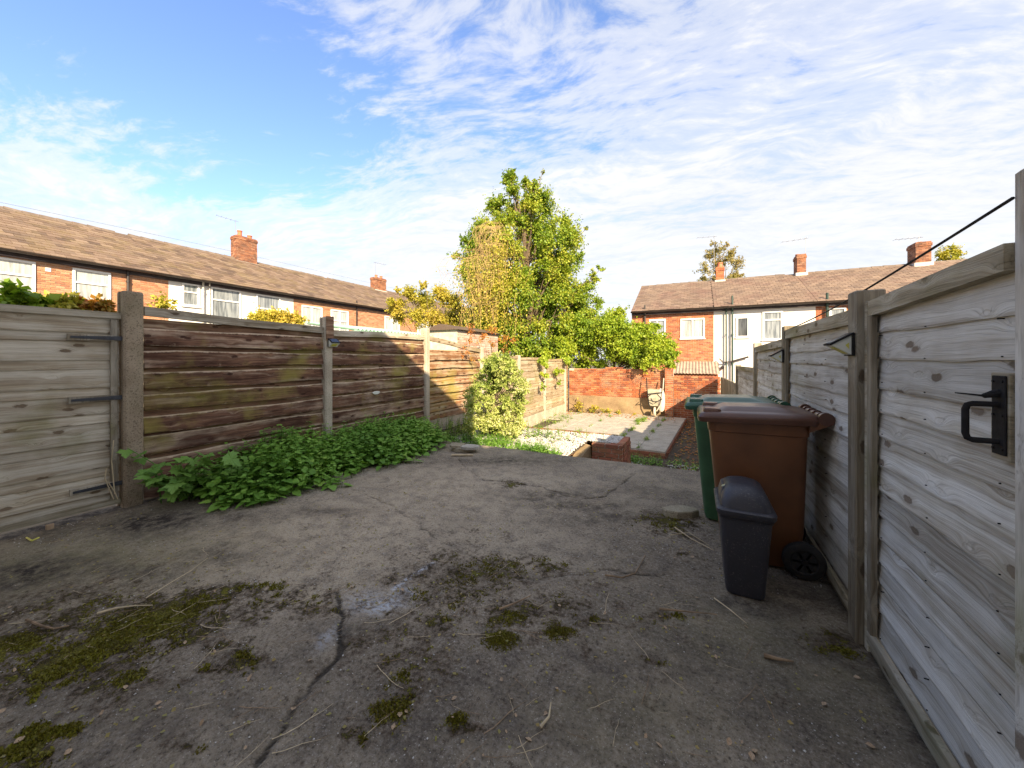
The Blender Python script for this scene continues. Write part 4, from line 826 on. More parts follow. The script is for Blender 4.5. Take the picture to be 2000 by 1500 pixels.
# left gate
gy1 = yc0-.064; gy0 = -1.1
gate = lap_panel('wide weathered timber gate with black strap hinges', XL-.005, 1, gy0, gy1, .05, atX(0, 595, XL)[2], atX(222, 613, XL)[2]+.01, (M['gate_board'], M['grey_rail'], M['grey_post']), pitch=.118, battens=(gy1-.045,), wav=.0035, name='gate', cat='gate', seed=41, finelap=True, rail=.055)
def hinge(zc_, ang, yend):
    y1 = gy1+.05; y0 = yend; rt = MB(); b0 = XL+.052; dz = (y0-y1)*ang
    bk = MB(); bk.hexa((b0-.022, y1-.1, zc_-.022), (b0-.022, y0-.015, zc_+dz-.026), (b0-.022, y0-.015, zc_+dz+.026), (b0-.022, y1-.1, zc_+.022), (1,0,0), .020)
    obj('hinge_backing', bk, M['grey_post'], gate)
    rt.hexa((b0, y1-.02, zc_-.020), (b0, y0, zc_+dz-.009), (b0, y0, zc_+dz+.009), (b0, y1-.02, zc_+.020), (1,0,0), .007)
    rt.hexa((b0, y1-.025, zc_-.055), (b0, y1-.025, zc_+.055), (b0, y1+.025, zc_+.055), (b0, y1+.025, zc_-.055), (1,0,0), .009)
    rt.tube([(b0+.008, y1-.02, zc_-.05), (b0+.008, y1-.02, zc_+.05)], .009, 8)
    for k in range(5): yy = y1-.12-(y1-y0-.2)*k/4; rt.tube([(b0+.005, yy, zc_+(yy-y1)*ang), (b0+.011, yy, zc_+(yy-y1)*ang)], .006, 6)
    h = obj('strap_hinge', rt, M['tin'], gate)
for py, pe, ye in ((661, 0, 137), (776, 0, 139), (943, 0, 142)):
    zc_ = atX(233, py, XL+.05)[2]; zb = atX(ye, {661: 661, 776: 781, 943: 950}[py], XL+.05); hinge(zc_, 0.0, zb[1])
# right fence
YQ = [2.40, atX(1543, 700, XR)[1], atX(1481, 700, XR)[1], atX(1443, 700, XR)[1]]
RM = (M['grey_board'], M['grey_rail'], M['grey_post'])
gz = lambda px, py: atX(px, py, XR)[2]
rgate = lap_panel('pale grey timber gate with a black latch handle, nearest on the right', XR, -1, 1.410, 2.245, .055, 1.645, 1.612, RM, pitch=.115, pitchvar=.03, wav=.0045, battens=(2.222,), name='gate', cat='gate', seed=61, rail=.07)
lap_panel('grey waney panel beside the bins, right of the first timber post', XR, -1, YQ[0]+.055, YQ[1]-.05, .06, 1.60, 1.60, RM, pitch=.125, pitchvar=.04, wav=.008, battens=(YQ[1]-.075,), seed=62, group='grey waney panels on the right', rail=.075)
lap_panel('grey waney panel with a mossy green rail, behind the second solar light', XR, -1, YQ[1]+.05, YQ[2]-.05, -.1, 1.53, 1.50, RM, pitch=.14, pitchvar=.03, wav=.011, seed=63, group='grey waney panels on the right', rail=.07)
lap_panel('lower grey panel, third beyond the bins', XR, -1, YQ[2]+.05, YQ[3]-.05, -.6, 1.22, 1.20, RM, pitch=.165, pitchvar=.03, wav=.012, seed=64, group='grey waney panels on the right', rail=.06)
mb = MB(); mb.cbox(XR-.033, XR+.02, 1.411, YQ[0]-.06, -.02, .052, .004); tag(obj('gravel_board', mb, M['grey_rail']), 'timber sill under the right gate', 'gravel board')
mb = MB(); mb.cbox(XR-.03, XR+.02, YQ[0]+.055, 4.9, -.02, .055, .004); tag(obj('gravel_board', mb, M['grey_post']), 'low gravel board under the panel beside the bins', 'gravel board')
post('fence_post', XR-.02, YQ[0]-.055, .10, .11, -.02, gz(1700, 569), M['grey_post'], 'timber post between the right gate and the bins, with a solar light')
mb = MB(); mb.cbox(XR-.045, XR+.02, 2.252, 2.288, -.02, 1.615, .004); tag(obj('gate_stop', mb, M['grey_rail']), 'narrow timber stop strip beside the right gate', 'strip')
post('fence_post', XR-.01, YQ[1], .095, .09, -.02, gz(1543, 637), M['grey_post'], 'second timber post on the right, with a small solar light')
post('fence_post', XR-.01, YQ[2], .09, .09, -.9, gz(1481, 670), M['grey_post'], 'third timber post on the right, above the green bin')
post('fence_post', XR-.01, YQ[3], .09, .09, -.9, 1.23, M['grey_post'], 'fourth timber post on the right, at the end of the waney panels')
post('fence_post', XR+.028, 1.328, .158, .116, -.02, atX(1975, 362, XR)[2]+.01, M['upright'], 'tall timber post at the right edge of the photo, holding the cable')
t_ = thing('fence', (XR, 11, -.9), 'low fence of upright boards running to the far brick wall', 'fence')
yy = YQ[3]+.06; k = 0
while yy < YW-.15:
    mb = MB(); zt = .84-.13*(yy-YQ[3])/6+rnd.uniform(-.015, .015); mb.cbox(XR-.012, XR+.012, yy, yy+.13, -.93, zt, .003); obj('upright_board', mb, M['grey_post'], t_); yy += .142
mb = MB(); mb.cbox(XR+.014, XR+.05, YQ[3]+.05, YW-.15, .55, .62, .003); obj('rail', mb, M['grey_rail'], t_)
# cable
a = Vector((XR-.034, 1.40, atX(1976, 388, XR-.034)[2])); b = Vector((XR-.03, YQ[1], gz(1545, 645)))
mb = MB(); mb.tube([a.lerp(b, i/12)-Vector((0, 0, .03*math.sin(math.pi*i/12))) for i in range(13)], .0042, 6); tag(obj('cable', mb, M['black_metal'], smooth=True), 'black cable strung from the tall right post to the second post', 'cable')
# latch on right gate
LX = XR-.022
def gp_(px, py): return atX(px, py, LX)
y0, y1 = atX(1965, 800, LX-.018)[1], atX(1938, 800, LX-.018)[1]
mb = MB(); mb.cbox(LX-.014, LX+.0, y0-.003, y1+.014, gp_(1950, 893)[2], gp_(1950, 727)[2], .002); obj('latch_backing', mb, M['grey_rail'], rgate)
ya, yb = y0+.002, y1+.001; zz0, zz1 = gp_(1955, 884)[2], gp_(1955, 733)[2]
mb = MB(); mb.cbox(LX-.019, LX-.0145, ya, yb, zz0, zz1, .0015)
for zz in (zz0+.015, zz1-.015, (zz0+zz1)/2):
    for yy in (ya+.008, yb-.008): mb.tube([(LX-.019, yy, zz), (LX-.022, yy, zz)], .0035, 6)
lp = obj('latch_plate', mb, M['black_metal'], rgate)
ym = (ya+yb)/2; zt_, zb_ = gp_(1945, 787)[2], gp_(1945, 857)[2]; hx = LX-.075
mb = MB(); mb.tube([(LX-.018, ym, zt_), (hx+.012, ym+.004, zt_), (hx+.003, ym+.006, zt_-.004), (hx, ym+.008, zt_-.016), (hx, ym+.008, zb_+.016), (hx+.003, ym+.006, zb_+.004), (hx+.012, ym+.004, zb_), (LX-.018, ym, zb_)], .0075, 10)
obj('pull_handle', mb, M['black_metal'], lp, True)
mb = MB(); zl = gp_(1940, 770)[2]; mb.tube([(LX-.018, ym, zl+.008), (LX-.045, ym+.002, zl-.002)], [.012, .006], 8)
mb.loft([[(LX-.045+s*.0, ym-.006, zl-.004), (LX-.045, ym+.006, zl-.004), (LX-.045, ym+.006, zl+.002), (LX-.045, ym-.006, zl+.002)], [(LX-.075, ym-.004, zl), (LX-.075, ym+.016, zl), (LX-.075, ym+.016, zl+.004), (LX-.075, ym-.004, zl+.004)], [(LX-.092, ym, zl+.004), (LX-.092, ym+.010, zl+.004), (LX-.092, ym+.010, zl+.007), (LX-.092, ym, zl+.007)]] if False else
        [[(LX-.045, ym-.006, zl-.004), (LX-.045, ym+.006, zl-.004), (LX-.045, ym+.006, zl+.002), (LX-.045, ym-.006, zl+.002)], [(LX-.072, ym-.010, zl), (LX-.072, ym+.014, zl), (LX-.072, ym+.014, zl+.004), (LX-.072, ym-.010, zl+.004)], [(LX-.095, ym-.003, zl+.003), (LX-.095, ym+.008, zl+.003), (LX-.095, ym+.008, zl+.006), (LX-.095, ym-.003, zl+.006)]])
obj('thumb_latch', mb, M['black_metal'], lp)
# nails in boards of the right gate
# solar lights: wedge with solar panel on top, lens below
def solar(X, sg, y, z, w_, h_, dp, label):
    """wedge light: back at X, projecting along sg"""
    t_ = thing('solar_light', (X, y, z), label, 'wall light', 'solar lights on the fence posts'); tp = z+h_; md = z+h_*.48; h = w_/2
    mb = MB(); mb.cbox(min(X, X+sg*.012), max(X, X+sg*.012), y-h-.006, y+h+.006, z-.006, tp+.008, .002); obj('back_plate', mb, M['black_metal'], t_)
    a, b_, c_ = (X+sg*.012, tp), (X+sg*dp, md), (X+sg*.012, z)
    mb = MB(); mb.add([(a[0], y-h, a[1]), (b_[0], y-h, b_[1]), (c_[0], y-h, c_[1]), (a[0], y+h, a[1]), (b_[0], y+h, b_[1]), (c_[0], y+h, c_[1])], [(0,1,2),(3,5,4),(0,3,4,1),(1,4,5,2)]); obj('lens', mb, M['lens'], t_)
    mb = MB(); n_ = Vector((sg*(tp-md), 0, dp-.012)); mb.hexa((X, y-h-.006, tp+.004), (X+sg*(dp+.006), y-h-.006, md-.0), (X+sg*(dp+.006), y+h+.006, md), (X, y+h+.006, tp+.004), n_, .008); sp_ = obj('housing', mb, M['black_metal'], t_)
    n2_ = n_.normalized()*.0085; mb = MB(); q = lambda f, yy: Vector((X+sg*(dp+.006)*f, yy, tp+.004+(md-tp-.004)*f))+n2_
    mb.hexa(q(.12, y-h*.85), q(.88, y-h*.85), q(.88, y+h*.85), q(.12, y+h*.85), n_, .001); obj('solar_panel', mb, M['solar'], sp_)
    mb = MB(); mb.hexa((X+sg*(dp*.85), y-h*.6, z+h_*.42-.003), (X+sg*(dp*.25), y-h*.6, z+h_*.1-.003), (X+sg*(dp*.25), y+h*.6, z+h_*.1-.003), (X+sg*(dp*.85), y+h*.6, z+h_*.42-.003), (sg*.4, 0, -1), .002); obj('led_strip', mb, M['led'], t_)
    for s_ in (-1, 1):
        mb = MB(); yy = y+s_*(h+.001); mb.add([(X+sg*.02, yy, tp-.025), (X+sg*dp*.7, yy, md), (X+sg*.02, yy, z+.015)], [(0,1,2)]); mb.add([(X+sg*.02, yy+s_*.001, tp-.03), (X+sg*dp*.6, yy+s_*.001, md), (X+sg*.02, yy+s_*.001, z+.03)], [(0,1,2)]); obj('side_lens', mb, M['lens'], t_); mb = MB(); mb.add([(X+sg*.022, yy+s_*.003, md+.012), (X+sg*dp*.42, yy+s_*.003, md), (X+sg*.022, yy+s_*.003, md-.02)], [(0,1,2)]); obj('led_patch', mb, M['led'], t_)
solar(XR-.076, -1, YQ[0]-.055, atX(1680, 692, XR-.09)[2], .095, .095, .085, 'black wedge solar light on the post by the bins')
solar(XR-.055, -1, YQ[1]-.0, atX(1530, 707, XR-.09)[2], .10, .10, .09, 'black solar light on the second right post')
solar(XL+.10, 1, YP[1]+.03, atX(640, 677, XL+.15)[2], .135, .11, .075, 'black solar light on the left concrete post')

# ------------------------------------------------------------------ far brick wall, raised bed wall, patio
def wtop(xx): return (atY(1130, 722, YW)[2] if xx < -4 else .98-.0*xx) if xx < -.95 else .74
wall = thing('brick_wall', (-2, YW, LOW), 'red brick garden wall across the far end of the patio', 'wall')
xp0, xp1 = atY(1299, 750, YW)[0], atY(1316, 750, YW)[0]
core = MB(); core.box(XL+.05, xp0, YW+.015, YW+.22, LOW, .94); core.box(xp1, XR, YW+.015, YW+.22, LOW, .70); core.box(xp0+.012, xp1-.012, YW-.19, YW+.21, LOW, .97); wc = obj('wall_core', core, M['mortar'], wall)
rzt = -.13
c1 = brick_cells(XL+.05, xp0, LOW, 1.0, topf=lambda a: .98-.10*max(0, (-3.6-a))-.02*math.sin(a*5)); c1 = [c for c in c1 if c[3] > rzt]
c2 = brick_cells(xp1, XR, LOW, .76)
c3 = brick_cells(xp0, xp1, LOW, 1.02)
brick_face(c1, 'y', YW, -1, M['brick_wall'], wc, 160, proud=.01, depth=.08, order=lambda c: -c[2])
brick_face(c2, 'y', YW, -1, M['brick_wall'], wc, 140, proud=.01, depth=.08, order=lambda c: -c[2])
brick_face(c3, 'y', YW-.20, -1, M['brick_wall'], wc, 0, proud=.006, depth=.08)
mb = MB(); mb.box(XL+.05, xp0-.002, YW-.03, YW+.01, LOW, rzt); obj('cement_skirt', mb, M['render_dirty'], wall)
# raised bed brick corner
bw = thing('raised_bed_wall', (-1.35, 6.35, LOW), 'small weathered brick corner wall holding back the white gravel', 'wall')
bx0, bx1, by0 = atZ(1150, 869, -.09)[0], atZ(1217, 870, -.09)[0], 6.24
mb = MB(); mb.box(bx0+.012, bx1-.012, by0+.012, by0+.205, LOW, -.105); mb.box(bx1-.22, bx1-.012, by0+.205, 7.05, LOW, -.105); bc = obj('wall_core', mb, M['mortar'], bw)
brick_face(brick_cells(bx0, bx1, LOW+.02, -.09, ), 'y', by0, -1, M['brick_old'], bc, 300, proud=.006, depth=.09)
ub = unit_brick('brick', M['brick_old'])
k = 0; yy = by0+.11
brick_face(brick_cells(by0+.105, 7.05, LOW+.02, -.17), 'x', bx1, 1, M['brick_old'], bc, 300, proud=.005, depth=.09)
yy = by0+.165
while yy < 7.0: piece(ub, 'brick', (bx1-.11, yy, -.125), (.215, .102, .065), bc, rotz=rnd.uniform(-.03, .03)); yy += .113
for i in range(2): piece(ub, 'brick', (bx0+.13+.225*i, by0+.06, -.1215), (.215, .10, .008), bc)
mb = MB(); vs_ = []
mb.add([(-1.74, 4.95, LOW), (-1.58, 4.95, LOW), (-1.58, by0, LOW), (-1.74, by0, LOW), (-1.76, 4.95, -.34), (-1.66, 4.95, -.36), (-1.62, by0, -.14), (-1.76, by0, -.10)], [(0,3,2,1),(4,5,6,7),(0,1,5,4),(1,2,6,5),(2,3,7,6),(3,0,4,7)])
obj('cement_return', mb, M['render_dirty'], bw)
mb = MB(); mb.cbox(-4.4, bx1-.22, 7.0, 7.06, -.6, -.075, .006); tag(obj('edging_board', mb, M['orange_board']), 'timber edging board between the gravel bed and the patio', 'edging')
# patio of flags
pat = thing('patio', (-2, 11, LOW), None, None); pat['kind'] = 'structure'
ang = math.radians(-3.1); ca, sa = math.cos(ang), math.sin(ang); O = Vector((-.62, 8.93, 0))
def pt(u, v_): return (O.x-u*ca-v_*sa*1.0+0*v_, O.y-u*sa+v_*ca)
def pt(u, v_): return (O.x-u*ca+v_*(-sa), O.y-u*sa+v_*ca)
fl = MB(); fl.cbox(-.297, .297, -.297, .297, -.025, .025, .006); fm = bpy.data.meshes.new('paving_slab'); fm.from_pydata(fl.v, [], fl.f); fm.materials.append(M['flag']); fm.update()
mb = MB(); mb.add([(*pt(-.0, 0), LOW), (*pt(1.2, 0), LOW), (*pt(1.2, 5.6), LOW), (*pt(0, 5.6), LOW), (*pt(-.0, 0), -.79), (*pt(1.2, 0), -.79), (*pt(1.2, 5.6), -.79), (*pt(0, 5.6), -.79)], [(0,1,2,3),(7,6,5,4),(0,4,5,1),(1,5,6,2),(2,6,7,3),(3,7,4,0)])
mb.box(-4.64, -1.9, 7.07, 14.4, LOW, -.80); obj('bedding', mb, M['soil'], pat)
flw = bpy.data.materials
for i in range(7):
    for j in range(-3, 10):
        if i < 2 and j < 0: continue
        u, v_ = i*.6+.3, j*.6+.3; q_ = pt(u, v_)
        if q_[1]+.3 > YW-.02 or q_[1]-.3 < 7.08 or q_[0]-.3 < XL+.03: continue
        o = piece(fm, 'paving_slab', (q_[0], q_[1], -.765+rnd.uniform(-.005, .005)), (1, 1, 1), pat, rotz=ang+rnd.uniform(-.006, .006)); o.rotation_euler[0] = rnd.uniform(-.008, .008); o.rotation_euler[1] = rnd.uniform(-.008, .008)
ub = unit_brick('brick', M['brick_old'])
for r_ in range(2):
    for k in range(6):
        u0, u1 = max(0, k*.225-(.11 if r_ else 0)), min(1.2, (k+1)*.225-(.11 if r_ else 0)); q_ = pt((u0+u1)/2, .03)
        if u1-u0 > .05: piece(ub, 'brick', (q_[0], q_[1], LOW+.04+r_*.073), (u1-u0-.01, .1, .065), pat, rotz=ang)
    for k in range(24): q_ = pt(.03, .1+k*.225+(.11 if r_ else 0)); piece(ub, 'brick', (q_[0], q_[1], LOW+.04+r_*.073), (.1, .215, .065), pat, rotz=ang)

# ------------------------------------------------------------------ bins
def wheelie(x0, y0, wy, bodym, lidm, label, name='wheelie_bin', sc_=1.0):
    """front (lid lip) faces -X, hinge and wheels face +X"""
    t_ = thing(name, (x0+.3, y0+wy/2, 0), label, 'wheelie bin'); cy = y0+wy/2; hy = wy/2
    def ring(z, xa, xb, h, r): return rrect((xa+xb)/2, cy, z, (xb-xa)/2, h, r)
    mb = MB()
    mb.loft([ring(.015, x0+.155, x0+.50, hy-.075, .05), ring(.05, x0+.145, x0+.575, hy-.065, .055), ring(.25, x0+.125, x0+.595, hy-.05, .055), ring(.86, x0+.068, x0+.607, hy-.022, .05), ring(.865, x0+.060, x0+.614, hy-.014, .05), ring(.93, x0+.055, x0+.616, hy-.010, .05), ring(.935, x0+.042, x0+.63, hy, .05), ring(.962, x0+.040, x0+.632, hy, .05), ring(.962, x0+.06, x0+.60, hy-.02, .04), ring(.90, x0+.07, x0+.60, hy-.03, .04)])
    body = obj('body', mb, bodym, t_, True)
    lf = lambda x, y: .030*(x-x0)-.055*max(0, (x0+.10-x))*4
    mb = MB()
    def lr(z, xa, xb, h, r): return rrect((xa+xb)/2, cy, z, (xb-xa)/2, h, r, n=6, zf=lambda x, y: .028*(x-x0))
    mb.loft([lr(.925, x0+.0, x0+.655, hy+.018, .05), lr(.952, x0-.006, x0+.66, hy+.022, .055), lr(.956, x0-.006, x0+.66, hy+.022, .055), lr(.978, x0+.008, x0+.655, hy+.008, .055), lr(.986, x0+.03, x0+.645, hy-.012, .05), lr(.994, x0+.06, x0+.62, hy-.045, .05), lr(.990, x0+.10, x0+.60, hy-.065, .05), lr(1.016, x0+.155, x0+.50, hy-.115, .04), lr(1.018, x0+.20, x0+.46, hy-.14, .04)])
    lid = obj('lid', mb, lidm, t_, True)
    for s_ in (-1, 1):
        mb = MB(); yy = cy+s_*(hy-.075); mb.loft([rrect(x0+.085, yy, .985, .055, .045, .02), rrect(x0+.085, yy, 1.005, .052, .042, .02), rrect(x0+.085, yy, 1.012, .045, .035, .018)]); obj('lid_grip', mb, lidm, lid, True)
    mb = MB(); mb.tube([(x0+.682, y0-.005, .985), (x0+.682, y0+.03, .985)], .040, 14); mb.tube([(x0+.682, y0+.03, .985), (x0+.682, y0+wy-.03, .985)], .026, 12); mb.tube([(x0+.682, y0+wy-.03, .985), (x0+.682, y0+wy+.005, .985)], .040, 14)
    for k in range(4): yy = y0+.09+k*(wy-.18)/3; mb.tube([(x0+.682, yy-.010, .985), (x0+.682, yy+.010, .985)], .034, 12)
    obj('hinge_bar', mb, lidm, lid, True)
    mb = MB()
    for yy in (y0+.012, y0+wy-.012):
        mb.add([(x0+.60, yy-.014, .90), (x0+.715, yy-.012, .955), (x0+.715, yy-.012, 1.0), (x0+.60, yy-.014, .965), (x0+.60, yy+.014, .90), (x0+.715, yy+.012, .955), (x0+.715, yy+.012, 1.0), (x0+.60, yy+.014, .965)], [(0,1,2,3),(7,6,5,4),(0,4,5,1),(1,5,6,2),(2,6,7,3),(3,7,4,0)])
    obj('handle_bracket', mb, bodym, body)
    for s_, yy in ((-1, y0-.012), (1, y0+wy-.038)):
        mb = MB(); n_ = 28; rings = []; xc, zc_ = x0+.575, .112; w0 = yy; w1 = yy+.05
        for (dy, rr) in ((.006, .066), (.0, .072), (.0, .098), (.008, .109), (.042, .109), (.05, .098), (.05, .05)): rings.append([(xc+rr*math.cos(a_*6.2832/n_), w0+dy, zc_+rr*math.sin(a_*6.2832/n_)) for a_ in range(n_)])
        mb.loft(rings); wh = obj('wheel', mb, M['rubber'], t_, True)
        mb = MB(); rings = []
        yo = w0+.010 if s_ < 0 else w1-.010
        mb.tube([(xc, w0+.012, zc_), (xc, w1-.012, zc_)], .064, 24); mb.tube([(xc, w0-.002, zc_), (xc, w1+.002, zc_)], .018, 12)
        for k in range(6): a_ = k*1.047; mb.hexa((xc+.015*math.cos(a_)-.005*math.sin(a_), w0+.006, zc_+.015*math.sin(a_)+.005*math.cos(a_)), (xc+.015*math.cos(a_)+.005*math.sin(a_), w0+.006, zc_+.015*math.sin(a_)-.005*math.cos(a_)), (xc+.066*math.cos(a_)+.005*math.sin(a_), w0+.006, zc_+.066*math.sin(a_)-.005*math.cos(a_)), (xc+.066*math.cos(a_)-.005*math.sin(a_), w0+.006, zc_+.066*math.sin(a_)+.005*math.cos(a_)), (0,1,0), .006)
        obj('wheel_hub', mb, M['black_metal'], wh)
    mb = MB(); mb.tube([(x0+.575, y0, .112), (x0+.575, y0+wy, .112)], .012, 8); obj('axle', mb, M['black_metal'], t_)
    return t_
wheelie(.012, 2.80, .50, M['brown_plastic'], M['brown_lid'], 'large brown wheelie bin behind the small black bin')
wheelie(-.085, 3.40, .56, M['green_plastic'], M['green_lid'], 'green wheelie bin mostly hidden behind the brown one')
sb = thing('swing_bin', (.27, 2.6, 0), 'small black swing-top bin standing in front of the brown wheelie bin', 'bin'); scx, scy = .248, 2.60
R_ = lambda z, hx, hy, r, dx=0, dy=0: rrect(scx+dx, scy+dy, z, hx, hy, r, n=6)
mb = MB(); mb.loft([R_(.004, .090, .150, .03), R_(.02, .096, .156, .03), R_(.46, .127, .190, .035), R_(.462, .131, .193, .035), R_(.475, .132, .194, .035)]); bb = obj('body', mb, M['black_plastic'], sb, True)
mb = MB(); mb.loft([R_(.458, .136, .198, .035), R_(.472, .145, .207, .045), R_(.493, .146, .208, .045), R_(.499, .140, .202, .045), R_(.501, .124, .188, .05), R_(.53, .121, .182, .06), R_(.562, .113, .172, .07), R_(.588, .100, .155, .08), R_(.605, .082, .130, .075), R_(.615, .058, .098, .055), R_(.619, .03, .06, .03)]); ld = obj('lid', mb, M['black_plastic'], sb, True)
mb = MB(); fc = Vector((scx-.112, scy, .548)); mb.loft([[(scx-.1165+.012*(z_-.53)/.04*(1 if z_ > .53 else 0)-.002, scy+sy*(.11 if z_ < .58 else .085), z_) for sy, z_ in ((-1,.522),(1,.522),(1,.59),(-1,.59))], [(scx-.124+.010*(z_-.53)/.04*(1 if z_ > .53 else 0), scy+sy*(.105 if z_ < .58 else .08), z_) for sy, z_ in ((-1,.526),(1,.526),(1,.586),(-1,.586))]]); obj('swing_flap', mb, M['black_plastic'], ld)
mb = MB(); mb.tube([(scx-.10, scy-.06, .586), (scx-.104, scy-.06, .592)], .013, 14); obj('round_badge', mb, M['alu'], ld)
mb = MB(); mb.loft([R_(.44, .129, .192, .035), R_(.45, .1315, .195, .035)], (False, False)); obj('rim_band', mb, M['black_plastic'], bb)

# ------------------------------------------------------------------ wheelbarrow leaning on the wall
wbx = atY(1279, 800, YW-.35)[0]; wbt = thing('wheelbarrow', (wbx, YW-.35, -.74), 'old cream wheelbarrow stood on end against the brick wall', 'wheelbarrow'); B0 = -.74
mb = MB()
def tr(f, w_, yo): z_ = B0+.35+.62*f; return [(wbx-w_, YW-.32+yo, z_), (wbx+w_, YW-.32+yo, z_), (wbx+w_*.8, YW-.12, z_), (wbx-w_*.8, YW-.12, z_)]
mb.loft([tr(0, .17, .12), tr(.03, .20, .04), tr(.5, .25, .0), tr(.97, .26, .02), tr(1, .24, .10)]); obj('tray', mb, M['cream_paint'], wbt)
for s_ in (-1, 1):
    mb = MB(); mb.tube([(wbx+s_*.06, YW-.40, B0+.20), (wbx+s_*.20, YW-.38, B0+.45), (wbx+s_*.27, YW-.34, B0+1.0), (wbx+s_*.29, YW-.26, B0+1.38)], .018, 7); obj('handle', mb, M['tyre_cream'] if s_ > 0 else M['black_metal'], wbt)
    mb = MB(); mb.tube([(wbx+s_*.22, YW-.40, B0+.62), (wbx+s_*.20, YW-.60, B0+.72), (wbx+s_*.10, YW-.58, B0+.82)], .015, 6); obj('leg', mb, M['black_metal'], wbt)
mb = MB(); mb.tube([(wbx-.24, YW-.39, B0+.60), (wbx+.05, YW-.42, B0+.52), (wbx+.25, YW-.39, B0+.66)], .014, 6); mb.tube([(wbx-.25, YW-.37, B0+.80), (wbx+.25, YW-.37, B0+.88)], .014, 6); obj('brace', mb, M['black_metal'], wbt)
mb = MB(); n_ = 18; rings = []
for dx_, rr in ((-.035, .07), (-.035, .15), (-.02, .17), (.02, .17), (.035, .15), (.035, .07)): rings.append([(wbx-.0+dx_, YW-.40+rr*math.cos(a_*6.2832/n_), B0+.175+rr*math.sin(a_*6.2832/n_)) for a_ in range(n_)])
mb.loft(rings); wh = obj('wheel', mb, M['tyre_cream'], wbt, True)
mb = MB(); mb.tube([(wbx-.06, YW-.40, B0+.175), (wbx+.06, YW-.40, B0+.175)], .02, 8); obj('axle', mb, M['black_metal'], wh)
mb = MB(); cx_ = atY(1291, 775, YW-.3)[0]
mb.loft([[(cx_+r_*math.cos(a_)*(1+.12*math.sin(3*a_)), YW-.26+r_*.6*math.sin(a_), B0+z_) for a_ in [k*6.2832/12 for k in range(12)]] for z_, r_ in ((.18, .05), (.25, .11), (.5, .13), (.8, .12), (.98, .07), (1.02, .02))]); tag(obj('sack', mb, M['sack'], smooth=True), 'pale narrow sack hanging beside the wheelbarrow', 'sack')

# ------------------------------------------------------------------ loose stones and slabs by the bed
def block(name, px, py, z, sx, sy, sz, rot, m, label, cat, r_=None):
    mb = MB(); r = random.Random(px); n_ = 8; pts = []
    for k in range(n_): a_ = k*6.2832/n_+.39; e = 1/max(abs(math.cos(a_)), abs(math.sin(a_))); e = min(e, 1.25)*r.uniform(.9, 1.05); pts.append((sx/2*e*math.cos(a_), sy/2*e*math.sin(a_)))
    q_ = atZ(px, py, z); cr_, sr_ = math.cos(rot), math.sin(rot); W_ = [(q_[0]+a*cr_-b*sr_, q_[1]+a*sr_+b*cr_) for a, b in pts]
    mb.loft([[(a, b, z) for a, b in W_], [(a, b, z+sz*.85) for a, b in W_], [(q_[0]+(a-q_[0])*.93, q_[1]+(b-q_[1])*.93, z+sz+r.uniform(-.004, .004)) for a, b in W_]])
    return tag(obj(name, mb, m), label, cat)
block('stone_block', 1330, 1006, .0, .30, .15, .055, .45, M['stone'], 'flat grey stone block beside the green bin', 'stone')
block('broken_paver', 905, 880, .0, .36, .22, .05, .2, M['stone'], 'largest broken paver at the end of the nettles', 'paver')
block('broken_paver', 918, 876, .05, .26, .20, .04, .5, M['flag'], 'upper broken paver on the small pile by the nettles', 'paver')
block('broken_paver', 893, 872, .05, .22, .20, .035, 1.1, M['stone'], 'left broken paver on the small pile by the nettles', 'paver')
q_ = atZ(902, 889, .015); mb = MB(); mb.tube([(q_[0]-.13, q_[1]-.06, .016), (q_[0]+.14, q_[1]+.07, .016)], .014, 8); tag(obj('stick', mb, M['straw']), 'pale cut stick lying before the broken pavers', 'stick')

